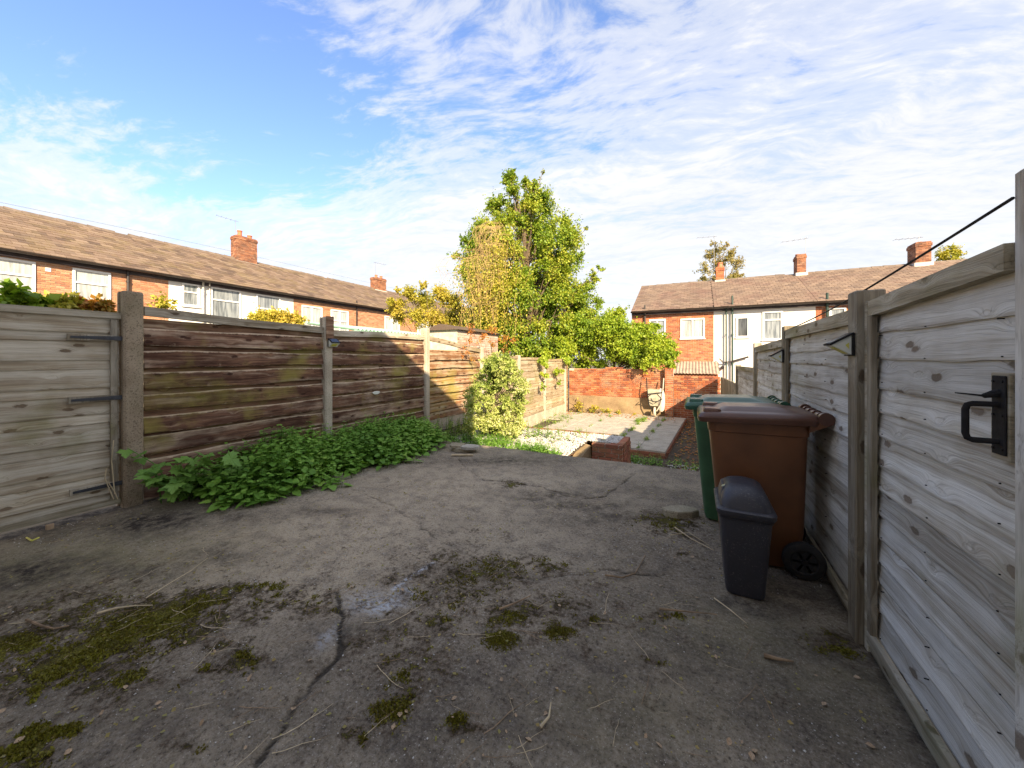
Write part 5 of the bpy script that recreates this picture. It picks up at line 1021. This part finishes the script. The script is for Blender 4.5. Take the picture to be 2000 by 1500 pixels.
# ------------------------------------------------------------------ plants
def branch_pts(a, b, n=5, sag=0.0, jit=0.08):
    a = Vector(a); b = Vector(b); L = (b-a).length
    return [a.lerp(b, i/n)+Vector((rnd.gauss(0, jit), rnd.gauss(0, jit), rnd.gauss(0, jit)))*L*.35*math.sin(math.pi*i/n)+Vector((0, 0, -sag*L*math.sin(math.pi*i/n))) for i in range(n+1)]
def clumps_tree(name, base, trunk_top, clumps, leafn, size, lm, label, cat, trunk_r=.1, lkind='simple', group=None, twigout=0.5, tone0=0.0, droop=0.0, sub=1):
    """clumps: (x,y,z,r,weight)"""
    t_ = thing(name, base, label, cat, group); b = Vector(base); tt = Vector(trunk_top)
    mb = MB(); tp = branch_pts(b, tt, 6, 0, .05); mb.tube(tp, [trunk_r*(1-.8*i/6) for i in range(7)], 8); 
    limbs = MB(); P, L, Nn, T = [], [], [], []
    tw = sum(c[4]*c[3]**2 for c in clumps)
    for (x_, y_, z_, r_, w_) in clumps:
        c_ = Vector((x_, y_, z_)); f = max(0.1, min(.95, (z_-b.z)/(tt.z-b.z+.01)-.25)); s_ = tp[int(f*6)]
        bp = branch_pts(s_, c_, 4, -.05, .1); limbs.tube(bp, [trunk_r*.35, trunk_r*.25, trunk_r*.18, trunk_r*.11, trunk_r*.05], 5)
        nl = int(leafn*w_*r_**2/tw); nt = max(4, int(nl/26))
        # twigs radiating, leaves along them
        dirs = rdir(nt, .25-droop); ends = np.array(c_)+dirs*r_*(RS.uniform(.5, 1.2, (nt, 1))+(RS.rand(nt, 1) > .88)*RS.uniform(.2, .7, (nt, 1)))
        st = np.array(c_)+dirs*r_*.12*RS.rand(nt, 1)
        for k in range(nt):
            if k % 3 == 0: limbs.tube([tuple(st[k]), tuple((st[k]+ends[k])/2+RS.normal(size=3)*.03*r_), tuple(ends[k])], [trunk_r*.05+.003, trunk_r*.03+.002, .002], 3, cap=False)
        ki = RS.randint(0, nt, nl); f_ = RS.rand(nl, 1)**.6
        p_ = st[ki]*(1-f_)+ends[ki]*f_+RS.normal(size=(nl, 3))*r_*.11
        P.append(p_); out_ = (p_-np.array(c_)); out_ /= np.linalg.norm(out_, axis=1, keepdims=True)+1e-6
        L.append(out_*.5+rdir(nl)*.9+np.array([0, 0, -.35])); Nn.append(out_*.6+rdir(nl)+np.array([0, 0, .6]))
        T.append(np.clip(RS.normal(.5+rnd.uniform(-.22, .22), .2, nl)+tone0, 0.01, 1))
    obj('trunk', mb, M['bark'], t_); obj('limbs', limbs, M['bark'], t_, kind='stuff' if False else None)
    P = np.concatenate(P); o = leaves('crown', P, np.concatenate(L), np.concatenate(Nn), size*RS.uniform(.6, 1.25, len(P)), np.concatenate(T), lm, lkind, t_)
    return t_
# main tree: envelope read from the photograph, built round a trunk beyond the left fence
TD = 16.2
def tp3(px, py, dd=0.0):
    r = ray(px, py); t = TD+dd; return (r[0]*t, r[1]*t, CH+r[2]*t)
env = [(345,985,1008),(360,980,1062),(385,965,1075),(410,950,1088),(440,922,1118),(470,905,1140),(500,895,1140),(530,898,1125),(555,908,1120),(580,905,1150),(610,905,1172),(640,915,1178),(670,950,1170),(700,1000,1130)]
cl = []
for (yy, a_, b_) in env:
    n_ = max(2, int((b_-a_)/24))
    for k in range(n_):
        f = (k+.5)/n_; px_ = a_+(b_-a_)*f+rnd.uniform(-10, 10); half = (b_-a_)/2*TD/720; mid = 1-abs(2*f-1)
        rr = (0.36 if yy < 400 else .55)*rnd.uniform(.75, 1.25)
        px_ = min(max(px_, a_+rr*36), b_-rr*36) if b_-a_ > 2*rr*36+5 else (a_+b_)/2
        cl.append((*tp3(px_, yy+rnd.uniform(-10, 10), rnd.uniform(-1, 1)*half*math.sqrt(mid)*.8), rr, rnd.uniform(.6, 1.2)))
for px_, yy, rr in ((1160,540,.3),(1150,560,.4),(1168,590,.35),(1172,525,.18),(1145,447,.12),(1060,335,.10),(1003,335,.15),(995,352,.22),(1045,360,.25),(960,400,.25),(905,470,.25),(890,500,.2)): cl.append((*tp3(px_, yy), rr, .7))
tb = tp3(1035, 700); tb = (tb[0], tb[1], LOW)
clumps_tree('tree', tb, tp3(1025, 400), cl, 165000, .094, M['tree_leaf'], 'tall leafy green tree behind the far end of the left fence', 'tree', .17, tone0=.13)
# dry hanging creeper on its left flank
mb = MB(); ct = thing('creeper', tp3(960, 640, -2.2), 'mass of dry golden hanging creeper stems on the left of the tall tree', 'creeper')
for k in range(200):
    px_ = rnd.gauss(955, 26); y0_ = rnd.uniform(435, 600); px_ = px_ if y0_ > 500 else rnd.gauss(972, 9)
    L_ = rnd.uniform(25, 90); dd = -2.1+rnd.uniform(-.5, .4); dx_ = rnd.gauss(-14, 18)
    pts = []
    for i in range(5): f = i/4; pts.append(tp3(px_+dx_*1.5*math.sin(f*2.2)+rnd.uniform(-4, 4), y0_+L_*f**1.5-14*math.sin(f*3), dd))
    mb.tube(pts, .0055, 3, tone=rnd.uniform(.05, 1), cap=False)
obj('stems', mb, M['vine'], ct); n_ = 4200
f = RS.rand(n_); px_ = RS.normal(952, 30, n_); py_ = 470+f*190; px_ = np.where(py_ < 520, RS.normal(970, 14, n_), px_)
P = np.array([tp3(a, b+RS.normal()*12, -2.0+RS.uniform(-.6, .8)) for a, b in zip(px_, py_)])
leaves('dry_leaves', P, rdir(n_)+np.array([0, 0, -1.2]), rdir(n_), RS.uniform(.05, .10, n_), RS.rand(n_), M['yellow_leaf'], 'simple', ct)
# bushy lower mass over the corner and the wall
cl = []
for px_, py_, rr in ((1130,640,.6),(1180,640,.55),(1100,680,.5),(1150,690,.55),(1200,690,.5),(1210,655,.45),(1240,665,.5),(1265,690,.45),(1290,665,.35),(1290,700,.4),(1305,690,.3),(1245,705,.35),(1135,715,.35),(1170,712,.3),(1222,640,.35),(1250,640,.25),(1090,650,.4),(1310,712,.2),(1190,620,.35),(1060,690,.4),(1275,640,.22),(1215,675,.5),(1225,655,.45),(1200,640,.45),(1235,690,.45),(1262,652,.4),(1285,680,.45),(1210,615,.3),(1180,665,.5),(1225,700,.4),(1265,710,.3),(1160,660,.5),(1305,672,.3),(1315,695,.25)):
    p_ = atY(px_, py_, 14.9+rnd.uniform(-.8, .6)); cl.append((*p_, rr*1.0, 1))
b_ = atY(1200, 700, 15.3); clumps_tree('bush', (b_[0], 15.3, LOW), (b_[0], 15.2, 1.6), cl, 52000, .085, M['bush_leaf'], 'bright green bush spilling over the far brick wall', 'bush', .1, tone0=.05)
# drooping foliage over the pale fence
cl = [(*atX(px_, py_, XL+.25), rr, 1) for px_, py_, rr in ((1062,705,.22),(1065,730,.14),(1060,755,.10),(1090,720,.2),(1092,745,.10),(1130,735,.16),(1140,720,.2),(1070,690,.25),(1110,700,.25))]
b_ = atX(1085, 690, XL+.1); clumps_tree('climber', (XL-.3, b_[1], LOW), (XL-.1, b_[1], 1.5), cl, 1500, .085, M['bush_leaf'], 'leafy climber drooping over the pale far fence', 'climber', .03, droop=.9)
cl = [(*atX(px_, py_, XL+.15), rr, 1) for px_, py_, rr in ((925,650,.25),(945,660,.25),(965,680,.25),(985,700,.22),(960,650,.22),(990,670,.3),(915,685,.16),(920,700,.12))]
clumps_tree('climber', (XL-.25, 8.6, LOW), (XL-.1, 8.4, 1.7), cl, 700, .05, M['orange_leaf'], 'orange autumn creeper on the fence top behind the shrub', 'climber', .03)
cl = [(*atZ(px_, py_, -.74+dz), rr, 1) for px_, py_, dz, rr in ((1128,775,.3,.18),(1140,790,.2,.22),(1160,800,.1,.2),(1185,803,.06,.18),(1210,805,.05,.15),(1125,750,.6,.12),(1240,806,.03,.12))]
cl = [(c[0], min(c[1], YW-.25), c[2], c[3], 1) for c in cl]; clumps_tree('creeping_weed', (-4.0, YW-.4, -.8), (-3.9, YW-.4, -.2), cl, 1500, .055, M['yellow_leaf'], 'yellowing weeds along the foot of the brick wall', 'weed', .02)
# small yellowing tree left of the tall one
TD = 17.5; cl = []
for px_, py_, rr in ((775,600,.45),(800,575,.4),(830,590,.55),(860,575,.45),(885,590,.5),(815,620,.5),(850,625,.55),(885,625,.5),(780,622,.35),(905,610,.4),(828,558,.2),(778,565,.15),(860,650,.4),(895,650,.4),(765,590,.2)): cl.append((*tp3(px_, py_, rnd.uniform(-.8, .8)), rr, 1))
tb = tp3(850, 700); clumps_tree('tree', (tb[0], tb[1], LOW), tp3(845, 600), cl, 26000, .085, M['yellow_leaf'], 'small spreading yellow-green tree left of the tall one', 'tree', .09)
# autumn tree beyond the far terrace
TD = 36.0; cl = []
for px_, py_, rr in ((1385,495,.7),(1400,485,.8),(1425,490,.8),(1438,510,.8),(1380,520,.7),(1400,515,.8),(1435,535,.9),(1375,540,.6),(1445,540,.5),(1415,505,.8),(1395,540,.9),(1420,475,.4),(1395,475,.4),(1430,545,.7)): cl.append((*tp3(px_, py_, rnd.uniform(-1, 1)), rr, 1))
tb = tp3(1410, 700); clumps_tree('tree', (tb[0], tb[1], LOW), tp3(1408, 500), cl, 6500, .15, M['birch_leaf'], 'thin golden weeping tree behind the far terrace roof', 'tree', .16, droop=1.1)
TD = 38.0; cl = [(*tp3(px_, py_), rr, 1) for px_, py_, rr in ((1845,495,.6),(1860,488,.6),(1873,497,.5),(1855,505,.9),(1838,503,.4))]
tb = tp3(1856, 700); clumps_tree('tree', (tb[0], tb[1], LOW), tp3(1856, 500), cl, 2600, .17, M['yellow_leaf'], 'small yellow treetop behind the right end of the far roof', 'tree', .15)
# plants and hedge behind the left fence
for lst, lm, lb, sz, nn in (([(10,602,.10),(35,592,.14),(60,600,.12),(85,606,.10)], 'bush_leaf', 'broad-leaved green plant peeping over the left gate', .09, 650), ([(100,600,.12),(122,596,.14),(145,602,.12),(80,606,.08)], 'yellow_leaf', 'yellow-green shrub peeping over the middle of the left gate', .055, 1300), ([(165,602,.10),(185,600,.11),(205,606,.10),(218,610,.08)], 'orange_leaf', 'shrub with orange leaves peeping over the gate by the tall post', .05, 1000)):
    c_ = [(*atX(a, b, XL-.75), r_, 1) for a, b, r_ in lst]; clumps_tree('shrub', (XL-.75, c_[1][1], 0), (XL-.75, c_[1][1], 1.6), c_, nn, sz, M[lm], lb, 'shrub', .02)
c_ = [(*atX(a, b, -9.0), r_, 1) for a, b, r_ in ((498,628,.2),(512,624,.22),(530,622,.22),(548,622,.22),(565,624,.2),(578,629,.2))]
clumps_tree('hedge', (-9, c_[2][1], LOW), (-9, c_[2][1], 1.9), c_, 9000, .06, M['yellow_leaf'], 'round clipped yellow hedge above the first dark panel', 'hedge', .05, tone0=.25)
c_ = [(*atX(a, b, -7.0), r_, 1) for a, b, r_ in ((310,592,.1),(318,585,.09),(325,597,.12))]
clumps_tree('shrub', (-7, c_[1][1], 0), (-7, c_[1][1], 1.9), c_, 160, .06, M['yellow_leaf'], 'thin sprig of leaves above the first dark panel', 'shrub', .01)
# variegated shrub in the bed
shc = atZ(965, 853, -.1); cl = []
for k in range(95):
    py_ = rnd.uniform(698, 846); hw = 60*math.sin(math.pi*min(1, max(.14, (866-py_)/196))**.70); px_ = 973+rnd.uniform(-1, 1)*hw-(8 if py_ > 800 else 0)
    r = ray(px_, py_); t = 6.7+rnd.uniform(-.38, .38); cl.append((r[0]*t, r[1]*t, CH+r[2]*t, .15*rnd.uniform(.7, 1.2), 1))
clumps_tree('variegated_shrub', (shc[0], shc[1], -.12), (shc[0], shc[1], .9), cl, 24000, .046, M['shrub_leaf'], 'upright cream-and-green variegated shrub in front of the pale fence', 'shrub', .03, 'oval')
# nettles
def weedpatch(name, pts, hfun, m, label, lsize=(.05, .105), step=.05, kindl='nettle', pairs=None, cat=None):
    P, L, Nn, Sz, T = [], [], [], [], []; st = MB()
    for (x_, y_, z_) in pts:
        h = hfun(x_, y_)*rnd.uniform(.75, 1.2); lean = Vector((rnd.gauss(0, .10), rnd.gauss(0, .10), 1))
        base = Vector((x_, y_, z_)); np_ = max(2, int(h/step)); st.tube([base, base+lean*h*.5, base+lean*h], [.004, .003, .002], 3, cap=False); a0 = rnd.uniform(0, 6.28); tn = min(1, max(.02, rnd.gauss(.45, .2)))
        for k in range(np_):
            f = (k+1)/np_; p_ = base+lean*h*f; s_ = (lsize[1]*(1-.55*max(0, f-.5)*2) if f > .2 else lsize[0])*rnd.uniform(.8, 1.15); a_ = a0+k*1.57
            for d_ in (0, math.pi):
                dr = Vector((math.cos(a_+d_), math.sin(a_+d_), rnd.uniform(-.5, .15)+.5*max(0, f-.8)*5*.5)); P.append(p_+dr*.012); L.append(dr); Nn.append((rnd.gauss(0, .2), rnd.gauss(0, .2), 1)); Sz.append(s_); T.append(min(1, max(.01, tn+rnd.gauss(0, .12)+.35*max(0, f-.75))))
    o = leaves(name, np.array([tuple(p) for p in P]), np.array([tuple(p) for p in L]), np.array(Nn), np.array(Sz), np.array(T), m, kindl)
    tag(o, label, None, None, 'stuff'); s2 = obj(name+'_stems', st, m, None); s2.name = 'weed_stems'; tag(s2, 'thin stems of the '+label, kind='stuff')
def xe(yy):
    return np.interp(yy, [1.6, 1.9, 2.2, 2.7, 3.1, 3.6, 4.1, 4.6, 5.1], [-4.0, -3.65, -3.45, -3.45, -3.52, -3.42, -3.35, -3.45, -3.9])
pts = []
while len(pts) < 800:
    yy = rnd.uniform(1.75, 5.15); xx = rnd.uniform(XL+.1, -3.2)
    if xx < xe(yy)-.02+rnd.gauss(0, .08): pts.append((xx, yy, 0 if yy < 4.95 else -.1))
nh = lambda x_, y_: (.12+.28*min(1, (xe(y_)-x_+.06)/.45))*(.75+.5*float(vnoise(x_, y_, 2.2, 5)))*(.75 if y_ < 2.2 else 1)
weedpatch('nettles', pts, nh, M['nettle'], 'dense bed of green nettles along the left fence')
pts = []
while len(pts) < 420:
    xx, yy = rnd.uniform(-4.3, -1.78), rnd.uniform(4.97, 5.75)
    if (yy-4.97) < .32+.35*math.sin(max(0, min(1, (xx+4.3)/2.5))*3.1416): pts.append((xx, yy, -.12))
weedpatch('low_weeds', pts, lambda x_, y_: .10+.16*float(vnoise(x_, y_, 2.0, 8))*(1.3 if -3 < x_ < -1.9 else .6), M['nettle'], 'mound of dark green weeds between slab and gravel', (.02, .045), .04)
pts = [(rnd.uniform(-4.6, -3.4), rnd.uniform(5.4, 7.0), -.12) for _ in range(170)]+[(rnd.gauss(-3.3, .35), rnd.gauss(6.2, .4), -.11) for _ in range(90)]+[(rnd.gauss(-2.5, .35), rnd.gauss(6.4, .25), -.10) for _ in range(60)]
weedpatch('bed_weeds', pts, lambda x_, y_: .10+.15*rnd.random()*(1.5 if x_ < -4 else .7), M['weed'], 'yellow-green weeds growing through the gravel bed', (.02, .045), .04)
pts = [(rnd.gauss(-1.15, .28), rnd.gauss(8.35, .14), -.91) for _ in range(90)]+[(rnd.gauss(-.25, .15), rnd.gauss(8.3, .2), -.91) for _ in range(22)]
weedpatch('path_weeds', pts, lambda x_, y_: .10+.10*rnd.random(), M['nettle'], 'low weeds at the brick foot of the patio', (.025, .05), .04)
pts = []
for k in range(170):
    u = rnd.choice([.6, .6, 1.2, 1.2, 1.2, 2.4, 3.6])+rnd.gauss(0, .03); v_ = rnd.uniform(.1, 5.0); v_ = (round(v_/1.1)*1.1+rnd.gauss(0, .13)); q_ = pt(u, max(.05, v_)); 
    if q_[1] < YW-.1: pts.append((q_[0], q_[1], -.75))
pts += [(rnd.gauss(-4.2, .3), rnd.gauss(12.2, .8), -.76) for _ in range(90)]+[(*pt(1.25+rnd.gauss(0, .08), 3.9+rnd.gauss(0, .25)), -.75) for _ in range(60)]
weedpatch('patio_weeds', pts, lambda x_, y_: .05+.09*rnd.random(), M['weed'], 'small weeds growing in the patio joints', (.03, .055), .04)
# fallen leaves on the path
n_ = 900; P = scatter(n_, -.5, .7, 6.5, 14.2, -.865); P = P[(P[:, 0] > -.42)]; P = np.concatenate([P, scatter(260, -4.5, -.6, 13.2, 14.2, -.735)]); n_ = len(P)
tag(leaves('leaf_litter', P, rdir(n_)*np.array([1, 1, .15]), np.tile([0, 0, 1.], (n_, 1))+RS.normal(size=(n_, 3))*.25, RS.uniform(.05, .09, n_), RS.rand(n_), M['orange_leaf'], 'simple'), 'brown leaf litter along the low path', kind='stuff')
# sycamore sapling with leaves as parts
sy = thing('sycamore_sapling', (-4.42, 1.72, 0), 'sycamore sapling with big lobed leaves at the foot of the tall concrete post', 'sapling')
lob = [(0,0),(.16,-.02),(.30,-.10),(.27,.04),(.46,.10),(.40,.20),(.58,.38),(.40,.38),(.34,.50),(.22,.46),(.26,.66),(.14,.72),(.10,.86),(0,1.0)]
LV = [(x_, y_-.1, .10*abs(x_)-.10*y_*y_) for x_, y_ in lob]+[(-x_, y_-.1, .10*abs(x_)-.10*y_*y_) for x_, y_ in lob[1:-1][::-1]]
ctr = len(LV); LV.append((0, .22, -.02)); nL = ctr
lm_ = []
for vv in range(4):
    me = bpy.data.meshes.new('leaf'); rr = random.Random(vv); V_ = [(a*rr.uniform(.93, 1.07), b*rr.uniform(.95, 1.05), c_+rr.uniform(-.03, .03)) for a, b, c_ in LV]
    me.from_pydata(V_, [], [(nL, i, (i+1) % nL) for i in range(nL)]); at = me.attributes.new('tone', 'FLOAT', 'POINT'); at.data.foreach_set('value', [rr.uniform(.1, .9)]*len(V_)); me.materials.append(M['syc']); me.update(); lm_.append(me)
stm = MB()
for k in range(13):
    a_ = rnd.uniform(-1.9, 1.5); L_ = rnd.uniform(.25, .62); hh = rnd.uniform(.14, .56); e = Vector((-4.42+L_*math.cos(a_)*.9, 1.72+L_*math.sin(a_)*.75+.12, hh)); b0 = Vector((-4.42+rnd.gauss(0, .05), 1.72+rnd.gauss(0, .05), 0))
    if e.x < XL+.14: e.x = XL+.14
    mp_ = b0.lerp(e, .5)+Vector((0, 0, .10)); stm.tube([b0, mp_, e], [.006, .005, .003], 5)
    for j in range(7):
        f = .45+.55*j/6; p_ = (b0.lerp(mp_, f*2) if f < .5 else mp_.lerp(e, f*2-1))+Vector((rnd.gauss(0, .05), rnd.gauss(0, .05), rnd.gauss(0, .025)))
        if p_.x < XL+.10: continue
        o = bpy.data.objects.new('leaf', lm_[rnd.randrange(4)]); COL.objects.link(o); o.parent = sy; o.location = p_-wloc(sy); s_ = rnd.uniform(.085, .165); o.scale = (s_, s_, s_); o.rotation_euler = (rnd.gauss(-.25, .25), rnd.gauss(0, .25), rnd.gauss(-1.3, 1.0))
obj('stem', stm, M['syc'], sy)
# ------------------------------------------------------------------ bits on the concrete
def tuftfield():
    P, T = [], []
    for (a, b, rx, ry, s_) in moss_l:
        n_ = int(rx*ry*1.1*s_)+12
        for _ in range(min(n_, 900)):
            q_ = atZ(a+rnd.gauss(0, rx*.5), b+rnd.gauss(0, ry*.5), 0)
            if XL+.05 < q_[0] < XR-.05 and q_[1] < 4.9: P.append(q_); T.append(rnd.random())
    P = np.array(P); x_, y_ = P[:, 0], P[:, 1]; mo = blobs(moss_l, x_, y_)+(fbm(x_, y_, 24, 3)-.5)*1.3+(fbm(x_, y_, 9, 6)-.5)*1.1; k = mo > .60; P = P[k]; T = np.array(T)[k]
    P = np.repeat(P, 3, 0)+RS.normal(size=(len(P)*3, 3))*np.array([.008, .008, 0]); P[:, 2] = -.004; n_ = len(P)
    tag(leaves('moss_tufts', P, rdir(n_)*.8+np.array([0, 0, .9]), rdir(n_), RS.uniform(.008, .017, n_), np.clip(np.repeat(T, 3)+RS.normal(size=n_)*.1, 0.01, 1), M['grass'], 'simple'), 'moss tufts growing on the concrete', kind='stuff')
tuftfield()
tw = []
for v_ in range(5):
    mb = MB(); r = random.Random(v_); pts = [Vector((-.5+i*.2, r.gauss(0, .02)+.05*math.sin(i*.8+v_), .02+abs(r.gauss(0, .01)))) for i in range(6)]; mb.tube(pts, [.012, .014, .013, .012, .009, .005], 5)
    if v_ % 2: mb.tube([pts[3], pts[3]+Vector((.15, .12, .02))], [.008, .004], 4)
    for mm in ('twig', 'straw'):
        me = bpy.data.meshes.new('twig'); me.from_pydata(mb.v, [], mb.f); me.materials.append(M[mm]); me.update(); tw.append(me)
tws = [(700,1180,200,40,40),(250,1170,200,50,42),(420,1090,160,30,22),(350,1250,200,40,24),(1000,1150,160,60,30),(1340,1060,60,25,18),(1250,1200,140,60,20),(900,1380,260,80,26),(1350,1350,200,80,20),(500,1400,200,70,18),(150,1050,100,15,12)]
twl = ['beside the white paint spill', 'on the concrete above the large moss patch', 'on the slab in front of the sapling', 'on the large moss patch at the left', 'among the small moss tufts in the middle of the slab', 'beside the stone block and green bin', 'on the slab left of the black bin', 'in the middle foreground of the slab', 'in the right foreground below the bins', 'in the left foreground near the long crack', 'at the foot of the left gate']
for (a, b, rx, ry, n_), where in zip(tws, twl):
    for k in range(n_):
        q_ = atZ(a+rnd.gauss(0, rx*.6), min(1480, b+rnd.gauss(0, ry*.7)), 0)
        if not (XL+.2 < q_[0] < XR-.15 and q_[1] < 4.8): continue
        o = bpy.data.objects.new('twig', tw[rnd.randrange(10)]); COL.objects.link(o); L_ = rnd.choice([.04, .05, .07, .09, .12, .16])*rnd.uniform(.8, 1.3); o.location = (q_[0], q_[1], .004); o.scale = (L_, L_*.7, min(L_, .08)*.8) ; o.rotation_euler = (0, 0, rnd.gauss(.9, .7))
        tag(o, 'short dry twig '+where, 'twig', 'dry twigs '+where)
def bigtwig(pts, r_, m, label, cat='twig'):
    mb = MB(); n_ = len(pts); mb.tube([atZ(a, b, .012+.008*math.sin(i*1.3)) for i, (a, b) in enumerate(pts)], [r_*(1-.6*i/(n_-1)) for i in range(n_)], 6); tag(obj('stick', mb, m, smooth=True), label, cat)
bigtwig([(1182,1123),(1215,1128),(1240,1120),(1252,1100),(1260,1085)], .006, M['twig'], 'curved brown root-like twig left of the black bin')
bigtwig([(1288,1189),(1330,1193),(1400,1200)], .006, M['twig'], 'straight brown stick on the concrete below the black bin')
bigtwig([(1492,1280),(1520,1287),(1550,1292)], .010, M['twig'], 'thick broken stick on the slab below the bins')
bigtwig([(975,1190),(1005,1178),(1037,1163)], .006, M['twig'], 'dark stick lying by the moss in the middle of the slab')
bigtwig([(1055,1420),(1072,1400),(1076,1372)], .006, M['straw'], 'pale bent twig in the middle foreground')
bigtwig([(190,1198),(225,1188),(262,1183),(298,1182)], .006, M['straw'], 'long pale stick beside the moss on the left')
bigtwig([(52,1210),(80,1222),(105,1228),(135,1222)], .007, M['twig'], 'curved brown stick at the left edge of the slab')
bigtwig([(285,1168),(330,1140),(372,1115),(405,1090)], .0035, M['straw'], 'long thin straw stem across the left of the slab')
bigtwig([(1395,1168),(1425,1190),(1458,1217)], .0035, M['straw'], 'thin straw stem at the foot of the black bin')
bigtwig([(1318,1030),(1350,1052),(1395,1075)], .005, M['straw'], 'pale stem lying beside the green bin')
bigtwig([(1310,1045),(1345,1040),(1385,1065)], .004, M['straw'], 'second pale stem lying beside the green bin')
fl_ = MB(); fl_.add(*[[(x_*.5, y_*.9-.45, .12*abs(x_)+.05*y_) for x_, y_ in ((0,0),(.5,.3),(.6,.6),(0,1),(-.6,.6),(-.5,.3))], [(0,1,2,3),(0,3,4,5)]]); fme = bpy.data.meshes.new('fallen_leaf'); fme.from_pydata(fl_.v, [], fl_.f); fme.materials.append(M['dry_leaf']); fme.update()
for k in range(80):
    lx_, ly_ = rnd.uniform(0, 1750), rnd.uniform(1060, 1480); q_ = atZ(lx_, ly_, .006)
    where = ('near' if ly_ > 1270 else 'farther')+' part of the slab, '+('left of the long crack' if lx_ < 620 else 'middle' if lx_ < 1150 else 'below the bins')
    if not (XL+.2 < q_[0] < XR-.1): continue
    o = bpy.data.objects.new('fallen_leaf', fme); COL.objects.link(o); s_ = rnd.uniform(.015, .034); o.location = q_; o.scale = (s_, s_, s_); o.rotation_euler = (rnd.gauss(0, .3), rnd.gauss(0, .3), rnd.uniform(0, 6.3)); tag(o, 'small dry leaf on the '+where, 'leaf', 'fallen leaves on the '+where)
n_ = 5200; P = np.stack([RS.uniform(XL+.1, XR-.05, n_), RS.uniform(.2, 4.85, n_), np.full(n_, .002)], 1); k = fbm(P[:, 0], P[:, 1], 3, 77) > .47; P = P[k]
tag(stones('grit', P, RS.uniform(.002, .006, len(P)), M['gravel'], RS.rand(len(P))*.8+.1), 'fine grit strewn over the concrete', kind='stuff')
n_ = 3800; P = np.stack([RS.uniform(XL+.1, XR-.05, n_), RS.uniform(.2, 4.85, n_), np.full(n_, .004)], 1); k = (fbm(P[:, 0], P[:, 1], 2.5, 57) > .5) | (blobs(tws and [(a, b, rx, ry, 1) for a, b, rx, ry, _ in tws], P[:, 0], P[:, 1]) > .45); P = P[k]; n_ = len(P)
tag(leaves('crumbs', P, rdir(n_)*np.array([1, 1, .1]), np.tile([0, 0, 1.], (n_, 1))+RS.normal(size=(n_, 3))*.3, RS.uniform(.006, .022, n_), RS.rand(n_), M['birch_leaf'], 'simple'), 'crumbled leaf and straw fragments on the concrete', kind='stuff')
block('snail_shell', 97, 1033, .0, .05, .04, .035, .3, M['dry_leaf'], 'small round brown pebble by the foot of the left gate', 'pebble')
mb = MB(); mb.tube([atZ(52, 1050, .008), atZ(62, 1056, .010), atZ(76, 1050, .012)], .006, 6); tag(obj('yellow_clip', mb, M['led']), 'small yellow scrap on the ground by the left gate', 'scrap')
# dry stems against gate and dark fence
st = MB(); t_ = None
for pts in ([(208,915),(205,935),(222,975)], [(222,860),(218,900),(224,965)], [(210,940),(225,962),(230,975)]):
    st.tube([atX(a, b, XL+.09) for a, b in pts], .004, 5)
tag(obj('dry_stems', st, M['straw']), 'pale dry stems leaning on the left gate stile', 'stems')
# shed roof and brick outhouse behind the left fence
sh = thing('shed', (-8.5, 10, LOW), 'shed with a pale green corrugated roof behind the second dark panel', 'shed')
X0 = -7.6; p_a = atX(672, 636, X0); p_b = atX(850, 648, X0); zt = p_a[2]
mb = MB(); mb.box(X0-1.9, X0-.03, p_a[1]+.3, p_b[1]-.1, LOW, zt-.10); obj('wall', mb, M['roof_green'], sh)
mb = MB(); n_ = 100; vs_ = []
for i in range(n_+1):
    yy = p_a[1]+.35+(p_b[1]-p_a[1]-.35)*i/n_; dz = .028*math.sin(i*math.pi*.5)
    for dx_, dzz in ((.05, -.04), (-2.0, .22)): vs_ += [(X0+dx_, yy, zt-.02+dzz+dz), (X0+dx_, yy, zt-.04+dzz+dz)]
fs = []
for i in range(n_): b = i*4; fs += [(b, b+4, b+6, b+2), (b+1, b+3, b+7, b+5), (b, b+1, b+5, b+4), (b+2, b+6, b+7, b+3)]
mb.add(vs_, fs); obj('corrugated_roof', mb, M['roof_green'], sh)
mb = MB(); mb.box(X0-.0, X0+.03, p_a[1]+.3, p_b[1]-.1, zt-.16, zt-.075); obj('fascia', mb, M['roof_green'], sh)
oh = thing('brick_outhouse', (-7, 12, LOW), 'small whitewashed brick outhouse with a tiled top, behind the left fence', 'outhouse')
X1 = -6.6; a = atX(893, 640, X1); b = atX(972, 650, X1)
mb = MB(); mb.box(X1-1.2, X1, a[1], b[1], LOW, a[2]-.05); wo = obj('wall', mb, M['mortar'], oh)
brick_face([c for c in brick_cells(a[1], b[1], .8, a[2]-.06)], 'x', X1+.01, 1, tonemat('faded_brick', [(0.45,0.30,0.22),(0.52,0.42,0.34),(0.40,0.20,0.13),(0.55,0.48,0.42)]), wo, 0)
mb = MB(); mb.add([(X1+.12, a[1]-.1, a[2]-.06), (X1-.6, a[1]-.1, a[2]+.14), (X1-1.3, a[1]-.1, a[2]-.06), (X1+.12, b[1]+.1, b[2]-.06), (X1-.6, b[1]+.1, b[2]+.14), (X1-1.3, b[1]+.1, b[2]-.06)], [(0,1,2),(3,5,4),(0,3,4,1),(1,4,5,2),(0,2,5,3)]); obj('roof', mb, M['slate'], oh)
# pale disc laid on the board face for white seen through a knot hole
mb = MB(); q_ = atX(735, 767, XL+.045); n_ = 9; mb.loft([[(q_[0]+dx_, q_[1]+.075*k_*math.cos(a_*6.2832/n_)*(1+.2*math.sin(a_*2)), q_[2]+.028*k_*math.sin(a_*6.2832/n_)) for a_ in range(n_)] for dx_, k_ in ((-.01, 1), (.0, 1), (.002, .8))]); tag(obj('hole_patch', mb, M['lens']), 'white patch where a hole shows through the second dark panel', 'scrap')
